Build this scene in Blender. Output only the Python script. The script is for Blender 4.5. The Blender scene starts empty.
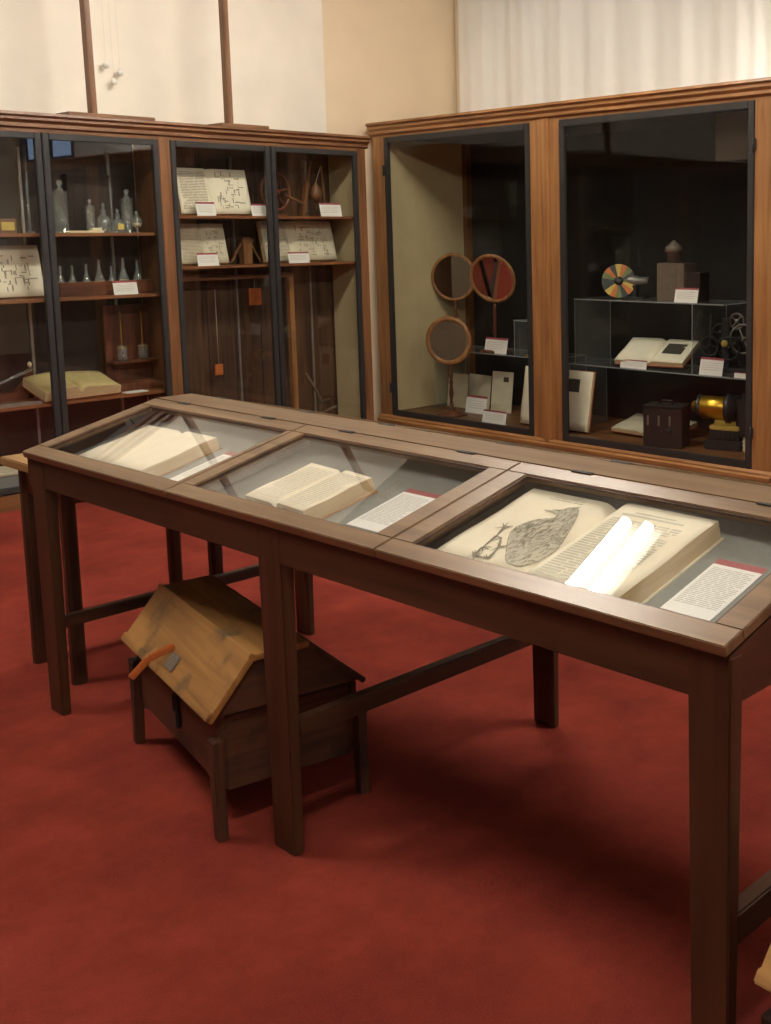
import bpy, bmesh, math, random
from mathutils import Vector, Matrix
random.seed(7)
C = bpy.context.scene.collection
PI = math.pi
# ------------------------------------------------------------------ camera
F_PX, CXP, CYP, PITCH, ROLL, YAW, CH = 1122.85, 572.58, 384.21, 0.1333, -0.0111, 0.7244, 1.55
cy_, sy_, cp_, sp_ = math.cos(YAW), math.sin(YAW), math.cos(PITCH), math.sin(PITCH)
FW = Vector((cy_*cp_, sy_*cp_, -sp_)); R0 = Vector((sy_, -cy_, 0)); U0 = R0.cross(FW)
RT = R0*math.cos(ROLL)+U0*math.sin(ROLL); UP = -R0*math.sin(ROLL)+U0*math.cos(ROLL)
EYE = Vector((0, 0, CH))
cd = bpy.data.cameras.new('camera'); cam = bpy.data.objects.new('camera', cd); C.objects.link(cam)
cd.sensor_fit = 'HORIZONTAL'; cd.sensor_width = 36; cd.lens = F_PX*36/771
cd.shift_x = -(CXP-385.5)/771; cd.shift_y = (CYP-512)/771
cd.clip_start = .05
m4 = Matrix((RT, UP, -FW)).transposed().to_4x4(); m4.translation = EYE
cam.matrix_world = m4
bpy.context.scene.camera = cam
def at(u, v, ax, val):
    """world point on the plane <axis>=val seen in the direction u,v of the survey photo"""
    d = FW+(u-CXP)/F_PX*RT-(v-CYP)/F_PX*UP; i = 'xyz'.index(ax)
    return EYE+d*((val-EYE[i])/d[i])
# ------------------------------------------------------------------ materials
def lin(c): c /= 255; return c/12.92 if c <= .04045 else ((c+.055)/1.055)**2.4
def rgb(r, g, b): return (lin(r), lin(g), lin(b), 1)
def nm(name):
    m = bpy.data.materials.new(name); m.use_nodes = True; nt = m.node_tree
    return m, nt, nt.nodes['Principled BSDF']
def plain(name, col, rough=.6, metal=0, var=.12, scale=30, bump=0, spec=.5):
    m, nt, b = nm(name); N = nt.nodes.new; L = nt.links.new
    tc = N('ShaderNodeTexCoord'); no = N('ShaderNodeTexNoise'); no.inputs['Scale'].default_value = scale; no.inputs['Detail'].default_value = 5
    L(tc.outputs['Object'], no.inputs['Vector'])
    cr = N('ShaderNodeValToRGB'); cr.color_ramp.elements[0].position = .3; cr.color_ramp.elements[1].position = .7
    cr.color_ramp.elements[0].color = tuple(c*(1-var) for c in col[:3])+(1,); cr.color_ramp.elements[1].color = tuple(min(1, c*(1+var)) for c in col[:3])+(1,)
    L(no.outputs['Fac'], cr.inputs['Fac']); L(cr.outputs['Color'], b.inputs['Base Color'])
    b.inputs['Roughness'].default_value = rough; b.inputs['Metallic'].default_value = metal; b.inputs['Specular IOR Level'].default_value = spec
    if bump:
        bp = N('ShaderNodeBump'); bp.inputs['Strength'].default_value = bump; bp.inputs['Distance'].default_value = .01
        L(no.outputs['Fac'], bp.inputs['Height']); L(bp.outputs['Normal'], b.inputs['Normal'])
    return m
def wood(name, c1, c2, axis='x', rough=.45, s=1.0, stain=None, planks=0, plank_axis='x', bump=.15, spec=.5):
    m, nt, b = nm(name); N = nt.nodes.new; L = nt.links.new
    tc = N('ShaderNodeTexCoord'); mp = N('ShaderNodeMapping')
    sc = [26*s, 26*s, 26*s]; sc['xyz'.index(axis)] = 1.6*s; mp.inputs['Scale'].default_value = sc
    L(tc.outputs['Object'], mp.inputs['Vector'])
    n1 = N('ShaderNodeTexNoise'); n1.inputs['Scale'].default_value = 1.0; n1.inputs['Detail'].default_value = 7; n1.inputs['Distortion'].default_value = .6
    L(mp.outputs['Vector'], n1.inputs['Vector'])
    n2 = N('ShaderNodeTexNoise'); n2.inputs['Scale'].default_value = 2.3; n2.inputs['Detail'].default_value = 3; L(tc.outputs['Object'], n2.inputs['Vector'])
    ad = N('ShaderNodeMath'); ad.operation = 'MULTIPLY_ADD'; ad.inputs[1].default_value = .35; L(n2.outputs['Fac'], ad.inputs[0]); L(n1.outputs['Fac'], ad.inputs[2])
    cr = N('ShaderNodeValToRGB'); e = cr.color_ramp.elements; e[0].position = .48; e[1].position = .85; e[0].color = c2; e[1].color = c1
    L(ad.outputs[0], cr.inputs['Fac']); out = cr.outputs['Color']
    if stain:
        n3 = N('ShaderNodeTexNoise'); n3.inputs['Scale'].default_value = stain[1]; n3.inputs['Detail'].default_value = 4; L(tc.outputs['Object'], n3.inputs['Vector'])
        r3 = N('ShaderNodeValToRGB'); r3.color_ramp.elements[0].position = .55; r3.color_ramp.elements[1].position = .68; L(n3.outputs['Fac'], r3.inputs['Fac'])
        mx = N('ShaderNodeMixRGB'); L(r3.outputs['Color'], mx.inputs['Fac']); L(out, mx.inputs['Color1']); mx.inputs['Color2'].default_value = stain[0]; out = mx.outputs['Color']
    if planks:
        sx = N('ShaderNodeSeparateXYZ'); L(tc.outputs['Object'], sx.inputs[0])
        mm = N('ShaderNodeMath'); mm.operation = 'MULTIPLY'; mm.inputs[1].default_value = 1/planks; L(sx.outputs['xyz'.index(plank_axis)], mm.inputs[0])
        fr = N('ShaderNodeMath'); fr.operation = 'FRACT'; L(mm.outputs[0], fr.inputs[0])
        lt = N('ShaderNodeMath'); lt.operation = 'LESS_THAN'; lt.inputs[1].default_value = .035; L(fr.outputs[0], lt.inputs[0])
        mx = N('ShaderNodeMixRGB'); L(lt.outputs[0], mx.inputs['Fac']); L(out, mx.inputs['Color1']); mx.inputs['Color2'].default_value = (.01, .007, .005, 1); out = mx.outputs['Color']
    L(out, b.inputs['Base Color']); b.inputs['Roughness'].default_value = rough; b.inputs['Specular IOR Level'].default_value = spec
    bp = N('ShaderNodeBump'); bp.inputs['Strength'].default_value = bump; bp.inputs['Distance'].default_value = .004
    L(n1.outputs['Fac'], bp.inputs['Height']); L(bp.outputs['Normal'], b.inputs['Normal'])
    return m
def glass(name, tint=(.97, .98, .97, 1), haze=0.0, f0=.04, graze=1.0, hazecol=(.8, .85, .82, 1)):
    m = bpy.data.materials.new(name); m.use_nodes = True; nt = m.node_tree; nt.nodes.clear(); N = nt.nodes.new; L = nt.links.new
    o = N('ShaderNodeOutputMaterial'); g = N('ShaderNodeNewGeometry'); d = N('ShaderNodeVectorMath'); d.operation = 'DOT_PRODUCT'
    L(g.outputs['Normal'], d.inputs[0]); L(g.outputs['Incoming'], d.inputs[1])
    a = N('ShaderNodeMath'); a.operation = 'ABSOLUTE'; L(d.outputs['Value'], a.inputs[0])
    s = N('ShaderNodeMath'); s.operation = 'SUBTRACT'; s.inputs[0].default_value = 1; L(a.outputs[0], s.inputs[1])
    p = N('ShaderNodeMath'); p.operation = 'POWER'; p.inputs[1].default_value = 5; L(s.outputs[0], p.inputs[0])
    k = N('ShaderNodeMath'); k.operation = 'MULTIPLY_ADD'; k.inputs[1].default_value = (1-f0)*graze; k.inputs[2].default_value = f0; L(p.outputs[0], k.inputs[0])
    t = N('ShaderNodeBsdfTransparent'); t.inputs['Color'].default_value = tint
    gl = N('ShaderNodeBsdfGlossy'); gl.inputs['Roughness'].default_value = 0.0; gl.inputs['Color'].default_value = (1, 1, 1, 1)
    base = t.outputs[0]
    if haze:
        df = N('ShaderNodeBsdfDiffuse'); df.inputs['Color'].default_value = hazecol
        hm = N('ShaderNodeMixShader'); hm.inputs[0].default_value = haze; L(t.outputs[0], hm.inputs[1]); L(df.outputs[0], hm.inputs[2]); base = hm.outputs[0]
    mx = N('ShaderNodeMixShader'); L(k.outputs[0], mx.inputs[0]); L(base, mx.inputs[1]); L(gl.outputs[0], mx.inputs[2]); L(mx.outputs[0], o.inputs['Surface'])
    return m
def emit(name, col, st):
    m = bpy.data.materials.new(name); m.use_nodes = True; nt = m.node_tree; nt.nodes.clear()
    o = nt.nodes.new('ShaderNodeOutputMaterial'); e = nt.nodes.new('ShaderNodeEmission'); e.inputs[0].default_value = col; e.inputs[1].default_value = st
    nt.links.new(e.outputs[0], o.inputs[0]); return m
M = {}
for a in 'xyz':
    M['case_'+a] = wood('dark_stained_wood_'+a, rgb(78, 50, 32), rgb(52, 32, 20), a, .4)
    M['top_'+a] = wood('sheen_case_top_wood_'+a, rgb(134, 107, 79), rgb(106, 81, 57), a, .34)  # lighter copy of the case wood, lamp and ceiling sheen put into the colour
    M['oak_'+a] = wood('golden_brown_wood_'+a, rgb(168, 120, 72), rgb(130, 86, 48), a, .42)
    M['cab_'+a] = wood('brown_cabinet_wood_'+a, rgb(134, 92, 56), rgb(98, 63, 36), a, .42)
    M['chest_'+a] = wood('old_dark_chest_wood_'+a, rgb(92, 58, 38), rgb(50, 28, 18), a, .55, stain=(rgb(40, 24, 16), 5))
    M['red_'+a] = wood('reddish_wood_'+a, rgb(112, 66, 42), rgb(76, 42, 26), a, .4)
M['lid'] = wood('pale_chest_lid_wood', rgb(176, 128, 70), rgb(130, 88, 44), 'y', .5, stain=(rgb(104, 78, 52), 8))
M['pale_wood'] = wood('pale_raw_wood', rgb(170, 134, 88), rgb(138, 102, 62), 'y', .5)
M['shelf'] = wood('orange_shelf_wood', rgb(150, 96, 56), rgb(112, 68, 38), 'x', .45)
M['back_planks'] = wood('brown_back_planks', rgb(96, 66, 43), rgb(50, 32, 21), 'z', .6, planks=.21, plank_axis='x', stain=(rgb(84, 62, 46), 4))
M['back_board'] = wood('dark_back_board', rgb(52, 36, 27), rgb(32, 22, 16), 'z', .65)
M['black_back'] = plain('blackened_interior', rgb(30, 26, 24), .8)
M['cream_side'] = plain('cream_painted_side', rgb(200, 182, 140), .8, var=.05, scale=6)
M['iron'] = plain('black_painted_metal', rgb(46, 45, 44), .45, var=.1)
M['rod'] = plain('dull_steel', rgb(150, 145, 135), .4, .6)
M['white_wall'] = plain('old_white_plaster', rgb(236, 228, 212), .9, var=.05, scale=3, bump=.1)
M['beige_wall'] = plain('beige_plaster', rgb(230, 210, 178), .9, var=.04, scale=2.5, bump=.1)
M['curtain'] = plain('white_curtain_cloth', rgb(250, 247, 240), .95, var=.01, scale=4)
M['dim_wall'] = plain('brown_distempered_wall', rgb(104, 90, 72), .9, var=.08, scale=2)
M['ceiling'] = plain('grey_ceiling', rgb(150, 148, 138), .9, var=.08, scale=2)
M['felt'] = plain('grey_felt', rgb(136, 138, 132), .95, var=.06, scale=60)
M['page'] = plain('old_paper', rgb(242, 233, 208), .85, var=.04, scale=18)
M['page_grey'] = plain('greyed_paper', rgb(212, 203, 176), .85, var=.08, scale=14)
M['page_edge'] = wood('page_edges', rgb(224, 200, 158), rgb(206, 180, 136), 'y', .85, s=3)
M['leather'] = plain('tan_leather', rgb(176, 128, 82), .6)
M['redleather'] = plain('red_brown_cover', rgb(140, 62, 34), .6)
M['darkleather'] = plain('dark_leather', rgb(46, 34, 30), .5, bump=.3, scale=120)
M['card'] = plain('white_card', rgb(240, 238, 232), .8, var=.01)
M['redband'] = plain('dull_red_print', rgb(162, 82, 84), .8, var=.02)
M['ink'] = plain('grey_ink', rgb(140, 134, 116), .9, var=.2, scale=200)
M['ink_pale'] = plain('pale_print', rgb(204, 198, 178), .9, var=.08, scale=120)
M['ink_sheet'] = plain('caption_print', rgb(198, 196, 188), .9, var=.05)
M['ink_dark'] = plain('dark_print', rgb(74, 70, 60), .9, var=.3, scale=200)
M['brass'] = plain('brass', rgb(214, 170, 60), .3, .9, var=.08)
M['mirror'] = plain('mirror_silver', (.8, .8, .8, 1), .02, 1, var=.01)
M['ivory'] = plain('ivory', rgb(222, 208, 170), .6)
M['orange'] = plain('orange_tag', rgb(192, 108, 50), .6)
M['tin'] = plain('dull_tin', rgb(112, 98, 84), .5)
M['rust'] = plain('rusty_iron', rgb(104, 84, 66), .7)
M['page_yellow'] = plain('yellowed_paper', rgb(206, 186, 128), .85, var=.08)
M['ink_soft'] = plain('faded_ink', rgb(158, 148, 124), .9, var=.15)
M['green'] = plain('dull_green', rgb(110, 120, 70), .6)
M['yellow'] = plain('dull_yellow', rgb(196, 170, 80), .6)
M['slate'] = plain('slate_paint', rgb(58, 62, 60), .6)
M['glass'] = glass('clear_glass', (.99, .99, .985, 1), f0=.035, graze=.72)
M['cabglass'] = glass('cabinet_glass', f0=.035)
M['vessel'] = glass('vessel_glass', (.93, .95, .93, 1), .13, .08)
M['museumglass'] = glass('low_reflection_glass', f0=.012)
M['acrylic'] = glass('acrylic_sheet', (.97, .98, .98, 1), .06, .04)
M['acryl_edge'] = glass('acrylic_edge', (.9, .92, .92, 1), .35, .04, hazecol=(.75, .8, .8, 1))
M['tube'] = emit('lit_tube', (1, .935, .835, 1), 98)
M['sky'] = emit('window_daylight', (.5, .68, 1, 1), 2.6)
M['plastic'] = plain('white_plastic', rgb(225, 222, 212), .5, var=.02)
# carpet
m, nt, b = nm('red_carpet'); N = nt.nodes.new; L = nt.links.new
tc = N('ShaderNodeTexCoord'); n1 = N('ShaderNodeTexNoise'); n1.inputs['Scale'].default_value = 2.2; n1.inputs['Detail'].default_value = 8; n1.inputs['Roughness'].default_value = .7
n2 = N('ShaderNodeTexNoise'); n2.inputs['Scale'].default_value = 260; n2.inputs['Detail'].default_value = 2
for n_ in (n1, n2): L(tc.outputs['Object'], n_.inputs['Vector'])
ad = N('ShaderNodeMath'); ad.operation = 'MULTIPLY_ADD'; ad.inputs[1].default_value = .45; L(n2.outputs['Fac'], ad.inputs[0]); L(n1.outputs['Fac'], ad.inputs[2])
cr = N('ShaderNodeValToRGB'); cr.color_ramp.elements[0].position = .45; cr.color_ramp.elements[1].position = .95
cr.color_ramp.elements[0].color = rgb(98, 35, 28); cr.color_ramp.elements[1].color = rgb(148, 61, 47)
L(ad.outputs[0], cr.inputs['Fac']); L(cr.outputs['Color'], b.inputs['Base Color']); b.inputs['Roughness'].default_value = .95; b.inputs['Specular IOR Level'].default_value = .1
bp = N('ShaderNodeBump'); bp.inputs['Strength'].default_value = .4; bp.inputs['Distance'].default_value = .004; L(n2.outputs['Fac'], bp.inputs['Height']); L(bp.outputs['Normal'], b.inputs['Normal'])
M['carpet'] = m
# ------------------------------------------------------------------ mesh helpers
def bm_new(): return bmesh.new()
def box(bm, x0, x1, y0, y1, z0, z1, mi=0, bev=0.0, mat=None):
    x0, x1 = sorted((x0, x1)); y0, y1 = sorted((y0, y1)); z0, z1 = sorted((z0, z1))
    t = bmesh.new(); vs = [t.verts.new((x, y, z)) for x in (x0, x1) for y in (y0, y1) for z in (z0, z1)]
    for f in ((0, 1, 3, 2), (4, 6, 7, 5), (0, 4, 5, 1), (2, 3, 7, 6), (0, 2, 6, 4), (1, 5, 7, 3)): t.faces.new([vs[i] for i in f])
    bev = min(bev, .45*min(x1-x0, y1-y0, z1-z0))
    if bev > 0: bmesh.ops.bevel(t, geom=t.edges[:], offset=bev, segments=2, affect='EDGES')
    merge(bm, t, mi, mat)
def merge(bm, t, mi=0, mat=None, smooth=False):
    t.normal_update(); mp = {}
    for v in t.verts: mp[v] = bm.verts.new(mat @ v.co if mat else v.co)
    for f in t.faces:
        try: nf = bm.faces.new([mp[v] for v in f.verts]); nf.material_index = mi; nf.smooth = smooth
        except ValueError: pass
    t.free()
def prism(bm, pts, axis, a, b_, mi=0):
    """closed polygon pts (in the other two axes, cyclic order) extruded along axis from a to b_"""
    i = 'xyz'.index(axis)
    def P(p, t):
        q = list(p); q.insert(i, t); return q
    A = [bm.verts.new(P(p, a)) for p in pts]; B = [bm.verts.new(P(p, b_)) for p in pts]
    n = len(pts); fs = [bm.faces.new(A), bm.faces.new(B[::-1])]
    for k in range(n): fs.append(bm.faces.new((A[k], B[k], B[(k+1) % n], A[(k+1) % n])))
    for f in fs: f.material_index = mi
def lathe(bm, prof, n=28, mat=None, mi=0, cap=True):
    t = bmesh.new(); rings = []
    for r, z in prof: rings.append([t.verts.new((r*math.cos(2*PI*k/n), r*math.sin(2*PI*k/n), z)) for k in range(n)])
    for a, b_ in zip(rings, rings[1:]):
        for k in range(n): t.faces.new((a[k], a[(k+1) % n], b_[(k+1) % n], b_[k]))
    if cap:
        t.faces.new(rings[0][::-1]); t.faces.new(rings[-1])
    merge(bm, t, mi, mat, True)
def tube(bm, pts, r, n=10, mi=0, r2=None):
    pts = [Vector(p) for p in pts]; t = bmesh.new(); rings = []
    for i, p in enumerate(pts):
        d = (pts[min(i+1, len(pts)-1)]-pts[max(i-1, 0)]).normalized()
        a = d.cross(Vector((0, 0, 1)) if abs(d.z) < .9 else Vector((1, 0, 0))).normalized(); b_ = d.cross(a)
        rr = r if r2 is None else r+(r2-r)*i/max(1, len(pts)-1)
        rings.append([t.verts.new(p+rr*(a*math.cos(2*PI*k/n)+b_*math.sin(2*PI*k/n))) for k in range(n)])
    for a, b_ in zip(rings, rings[1:]):
        for k in range(n): t.faces.new((a[k], a[(k+1) % n], b_[(k+1) % n], b_[k]))
    t.faces.new(rings[0][::-1]); t.faces.new(rings[-1]); merge(bm, t, mi, None, True)
def torus(bm, R, r, mat=None, n=40, k=12, sx=1.0, mi=0):
    t = bmesh.new(); g = []
    for i in range(n):
        a = 2*PI*i/n
        g.append([t.verts.new(((R+r*math.cos(2*PI*j/k))*math.cos(a), r*sx*math.sin(2*PI*j/k), (R+r*math.cos(2*PI*j/k))*math.sin(a))) for j in range(k)])
    for i in range(n):
        for j in range(k): t.faces.new((g[i][j], g[(i+1) % n][j], g[(i+1) % n][(j+1) % k], g[i][(j+1) % k]))
    merge(bm, t, mi, mat, True)
def beam(bm, p, q, w, h, mi=0, bev=.003):
    """rectangular bar from p to q, w wide (horizontal), h high"""
    p, q = Vector(p), Vector(q); d = q-p; Ln = d.length; d.normalize()
    up = Vector((0, 0, 1)) if abs(d.z) < .95 else Vector((1, 0, 0))
    s = d.cross(up).normalized(); u = s.cross(d); mt = Matrix((d, s, u)).transposed().to_4x4(); mt.translation = p
    box(bm, 0, Ln, -w/2, w/2, -h/2, h/2, mi, bev, mt)
def obj(name, bm, mats, parent=None, loc=None, wrld=False):
    if not isinstance(mats, (list, tuple)): mats = [mats]
    bmesh.ops.recalc_face_normals(bm, faces=bm.faces[:])
    me = bpy.data.meshes.new(name)
    if wrld and parent is not None:
        o_ = wpos[parent.name]
        for v in bm.verts: v.co -= o_
    bm.to_mesh(me); bm.free()
    for m_ in mats: me.materials.append(M[m_] if isinstance(m_, str) else m_)
    o = bpy.data.objects.new(name, me); C.objects.link(o)
    if parent is not None: o.parent = parent
    if loc is not None: o.location = loc
    return o
wpos = {}
def thing(name, label, cat, loc=(0, 0, 0), rotz=0, group=None, rot=None):
    o = bpy.data.objects.new(name, None); C.objects.link(o); o.empty_display_size = .1
    o.location = loc; o.rotation_euler = rot if rot else (0, 0, rotz); o['label'] = label; o['category'] = cat
    if group: o['group'] = group
    wpos[o.name] = Vector(loc); return o
def tag(o, label, cat, group=None):
    o['label'] = label; o['category'] = cat
    if group: o['group'] = group
    return o
def struct(name, bm, mats):
    o = obj(name, bm, mats); o['kind'] = 'structure'; return o
def bxo(name, d, mats, parent, bev=.003, wrld=True):
    bm = bm_new(); box(bm, *d, bev=bev); return obj(name, bm, mats, parent, wrld=wrld)
# ------------------------------------------------------------------ room
XR, YB, XL, YF, ZC = 6.62, 7.12, -2.2, -2.6, 4.02
bm = bm_new(); box(bm, XL-.1, XR+.1, YF-.1, YB+.1, -.1, 0); struct('floor', bm, 'carpet')
bm = bm_new(); box(bm, XL-.1, XR+.1, YF-.1, YB+.1, ZC, ZC+.1); struct('ceiling', bm, 'ceiling')
bm = bm_new(); box(bm, XL-.1, 5.275, YB, YB+.12, 0, ZC, 0); box(bm, 5.275, XR+.1, YB+.012, YB+.12, 0, ZC, 1); struct('wall_back', bm, ['white_wall', 'beige_wall'])
bm = bm_new(); box(bm, XR, XR+.1, -.9, YB, 0, ZC); box(bm, XR, XR+.1, YF, -2.45, 0, ZC); box(bm, XR, XR+.1, -2.45, -.9, 0, 1.1); box(bm, XR, XR+.1, -2.45, -.9, 3.4, ZC); struct('wall_right', bm, 'beige_wall')
bm = bm_new(); box(bm, XR+.07, XR+.09, -2.45, -.9, 1.1, 3.4); w2 = struct('window_2', bm, 'sky')
bm = bm_new(); box(bm, XR-.02, XR+.07, -2.45, -.9, 2.2, 2.6)
for y in (-2.42, -1.675, -.93): box(bm, XR-.01, XR+.07, y-.03, y+.03, 1.1, 3.4)
for z in (1.13, 3.37): box(bm, XR-.01, XR+.07, -2.45, -.9, z-.03, z+.03)
obj('window_frame', bm, 'case_z', w2)
bm = bm_new(); box(bm, XL-.1, XL, YF, YB, 0, ZC); struct('wall_left', bm, 'dim_wall')
bm = bm_new()
box(bm, XL, 4.9, YF-.1, YF, 0, ZC); box(bm, 6.3, XR, YF-.1, YF, 0, ZC); box(bm, 4.9, 6.3, YF-.1, YF, 0, 1.6); box(bm, 4.9, 6.3, YF-.1, YF, 3.6, ZC)
struct('wall_front', bm, 'beige_wall')
bm = bm_new(); box(bm, 4.9, 6.3, YF-.09, YF-.07, 1.6, 3.6, 0)
w = struct('window_1', bm, 'sky')
bm = bm_new()
for x in (4.93, 5.6, 6.27): box(bm, x-.03, x+.03, YF-.07, YF+.01, 1.6, 3.6)
for z in (1.63, 2.6, 3.57): box(bm, 4.9, 6.3, YF-.07, YF+.01, z-.03, z+.03)
obj('window_frame', bm, 'case_z', w)
# curtain in front of the right wall
bm = bm_new(); ny, ytop, ybot = 330, ZC-.12, .06
Y0, Y1 = -.8, 7.05; ys = [Y0+(Y1-Y0)*i/ny for i in range(ny+1)]
def fold(y, z): return XR-.05-.011*math.sin(y*15+1.4*math.sin(y*2.3))-.004*math.sin(y*41+2*math.sin(y*3.1))
front = [[bm.verts.new((fold(y, z), y, z)) for z in (ybot, ytop)] for y in ys]
back = [[bm.verts.new((fold(y, z)+.006, y, z)) for z in (ybot, ytop)] for y in ys]
for i in range(ny):
    a, b_ = front[i], front[i+1]; bm.faces.new((a[0], b_[0], b_[1], a[1])).smooth = True
    c, d = back[i], back[i+1]; bm.faces.new((c[0], c[1], d[1], d[0])).smooth = True
    bm.faces.new((a[1], b_[1], d[1], c[1])); bm.faces.new((a[0], c[0], d[0], b_[0]))
for i in (0, ny): a, c = front[i], back[i]; bm.faces.new((a[0], a[1], c[1], c[0]))
ct = thing('curtain', 'long white curtain hanging in folds behind the right-hand wooden display cabinet', 'curtain', (XR-.05, 3.1, .06))
obj('curtain_cloth', bm, 'curtain', ct, wrld=True)
bm = bm_new(); tube(bm, [(XR-.06, Y0-.1, ZC-.1), (XR-.06, Y1+.02, ZC-.1)], .012); obj('curtain_rail', bm, 'rod', ct, wrld=True)
# ceiling lamps
def lamp(x, y, label, group=None):
    t = thing('ceiling_lamp', label, 'lamp', (x, y, 3.88), 0, group)
    bm = bm_new(); prism(bm, [(-.17, .075), (-.15, .09), (.15, .09), (.17, .075), (.17, .06), (-.17, .06)], 'x', -.62, .62); obj('lamp_housing', bm, 'plastic', t)
    for s in (-1, 1):
        bm = bm_new(); tube(bm, [(-.58, s*.092, .0), (.58, s*.092, .0)], .036, 16); obj('lamp_tube', bm, 'tube', t)
    for s in (-1, 1):
        bm = bm_new(); tube(bm, [(s*.5, 0, .09), (s*.5, 0, ZC-3.88)], .008); obj('hanging_rod', bm, 'rod', t)
    return t
for x, y, lb in ((3.97, 4.42, 'twin tube lamp whose light mirrors in the nearest case glass'),
                 (.3, 4.42, 'twin tube lamp hanging over the left side of the room'),
                 (3.97, .6, 'twin tube lamp hanging near the right end of the table case'),
                 (.3, .6, 'twin tube lamp hanging close over the viewer')):
    lamp(x, y, lb)
for y in (3.1, 1.2):  # unseen strips added behind the cornice to brighten the curtain
    t = thing('curtain_fill_strip', 'unseen strip light added on the right cabinet to brighten the curtain, ' + ('behind the right door' if y > 2 else 'beyond the right edge'), 'lamp', (6.25, y, 2.409))
    bm = bm_new(); box(bm, -.03, .03, -.6, .6, 0, .03, bev=.004); obj('lamp_housing', bm, 'plastic', t)
    bm = bm_new(); tube(bm, [(0, -.57, .045), (0, .57, .045)], .026, 12); obj('lamp_tube', bm, 'tube', t)
# ------------------------------------------------------------------ generic cabinet door
def door(parent, ax, plane, a0, a1, z0, z1, fw=.045, depth=.03, hinge_side=None, glass_mat='cabglass'):
    """framed glass door in the plane <ax>=plane, spanning a0..a1 and z0..z1"""
    def D(u0, u1, d0, d1, w0, w1):
        return (d0, d1, u0, u1, w0, w1) if ax == 'x' else (u0, u1, d0, d1, w0, w1)
    bm = bm_new(); p0, p1 = plane-.006, plane+depth-.006
    a0, a1 = sorted((a0, a1))
    for d in (D(a0, a0+fw, p0, p1, z0, z1), D(a1-fw, a1, p0, p1, z0, z1), D(a0+fw, a1-fw, p0, p1, z1-fw, z1), D(a0+fw, a1-fw, p0, p1, z0, z0+fw)): box(bm, *d, bev=.004)
    o = obj('door', bm, 'iron', parent, wrld=True)
    bm = bm_new(); box(bm, *D(a0+fw-.004, a1-fw+.004, plane+.008, plane+.012, z0+fw-.004, z1-fw+.004)); 
    off = wpos[parent.name]
    for v in bm.verts: v.co -= off
    g = obj('glass_pane', bm, glass_mat, o)
    if hinge_side is not None:
        hy = a0 if hinge_side < 0 else a1
        for z in (z0+.22, z1-.25):
            bm = bm_new(); box(bm, *D(hy-.012, hy+.012, plane-.016, plane-.004, z-.035, z+.035), bev=.003)
            tube(bm, [Vector((plane-.016, hy, z-.04)) if ax == 'x' else Vector((hy, plane-.016, z-.04)), Vector((plane-.016, hy, z+.04)) if ax == 'x' else Vector((hy, plane-.016, z+.04))], .006)
            for v in bm.verts: v.co -= off
            obj('hinge', bm, 'iron', o)
    return o
# ------------------------------------------------------------------ left cabinet
YLC = 6.614
def left_cabinet(dx, label):
    lc = thing('display_cabinet', label, 'cabinet', (3.7+dx, 6.8, 0))
    X0, X1 = 2.15+dx, 5.23+dx
    bm = bm_new()
    prism(bm, [(YLC-.045, 2.263), (YLC-.05, 2.247), (YLC-.034, 2.236), (YLC-.036, 2.222), (YLC-.014, 2.205), (YLC-.016, 2.185), (YLC, 2.176), (7.06, 2.176), (7.06, 2.263)], 'x', X0-.02, X1+.018)
    obj('cornice', bm, 'cab_x', lc, wrld=True)
    for a in (X0, X1-.04): bxo('side_panel', (a, a+.04, YLC+.03, 7.05, 0, 2.17), 'cab_z', lc)
    o = bxo('side_lining', (X1-.048, X1-.041, YLC+.032, 6.99, .13, 2.15), 'cream_side', lc, 0); o['label'] = 'cream painted inner side'
    bxo('divider_panel', (3.655+dx, 3.675+dx, YLC+.03, 6.99, .12, 2.165), 'cab_z', lc)
    for xa, xb in ((2.15, 2.22), (3.624, 3.70), (5.158, 5.23)): bxo('stile', (xa+dx, xb+dx, YLC-.002, YLC+.03, .0, 2.178), 'cab_z', lc)
    bxo('top_rail', (X0, X1, YLC, YLC+.03, 2.155, 2.178), 'cab_x', lc)
    bxo('bottom_rail', (X0, X1, YLC-.004, YLC+.03, 0, .095), 'cab_x', lc)
    bxo('bottom_board', (X0+.03, X1-.05, YLC+.03, 7.0, .08, .12), 'red_x', lc)
    bxo('back_panel', (X0+.03, 3.655+dx, 7.0, 7.02, .08, 2.165), 'back_board', lc)
    bxo('back_panel', (3.675+dx, X1-.04, 7.0, 7.02, .08, 2.165), 'back_planks', lc)
    for z in (1.586, 1.206, .591): bxo('shelf', (X0+.042, 3.653+dx, YLC+.045, 6.995, z-.02, z), 'shelf', lc)
    for z in (1.691, 1.366): bxo('shelf', (3.677+dx, X1-.05, YLC+.045, 6.995, z-.018, z), 'shelf', lc)
    for x in (2.52, 2.93, 3.476, 4.356, 4.975): bxo('shelf_standard', (x+dx-.008, x+dx+.008, 6.985, 6.9995, .2, 2.1), 'rod', lc, bev=.001)
    for a, b_, h in ((2.225, 2.905, -1), (2.912, 3.622, None), (3.702, 4.425, None), (4.432, 5.156, 1)):
        door(lc, 'y', YLC, a+dx, b_+dx, .1, 2.155, fw=.036)
left_cabinet(0, 'long brown wooden wall cabinet with four black framed glass doors on the left')
left_cabinet(-3.12, 'empty twin brown wall cabinet beyond the left edge')
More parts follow.
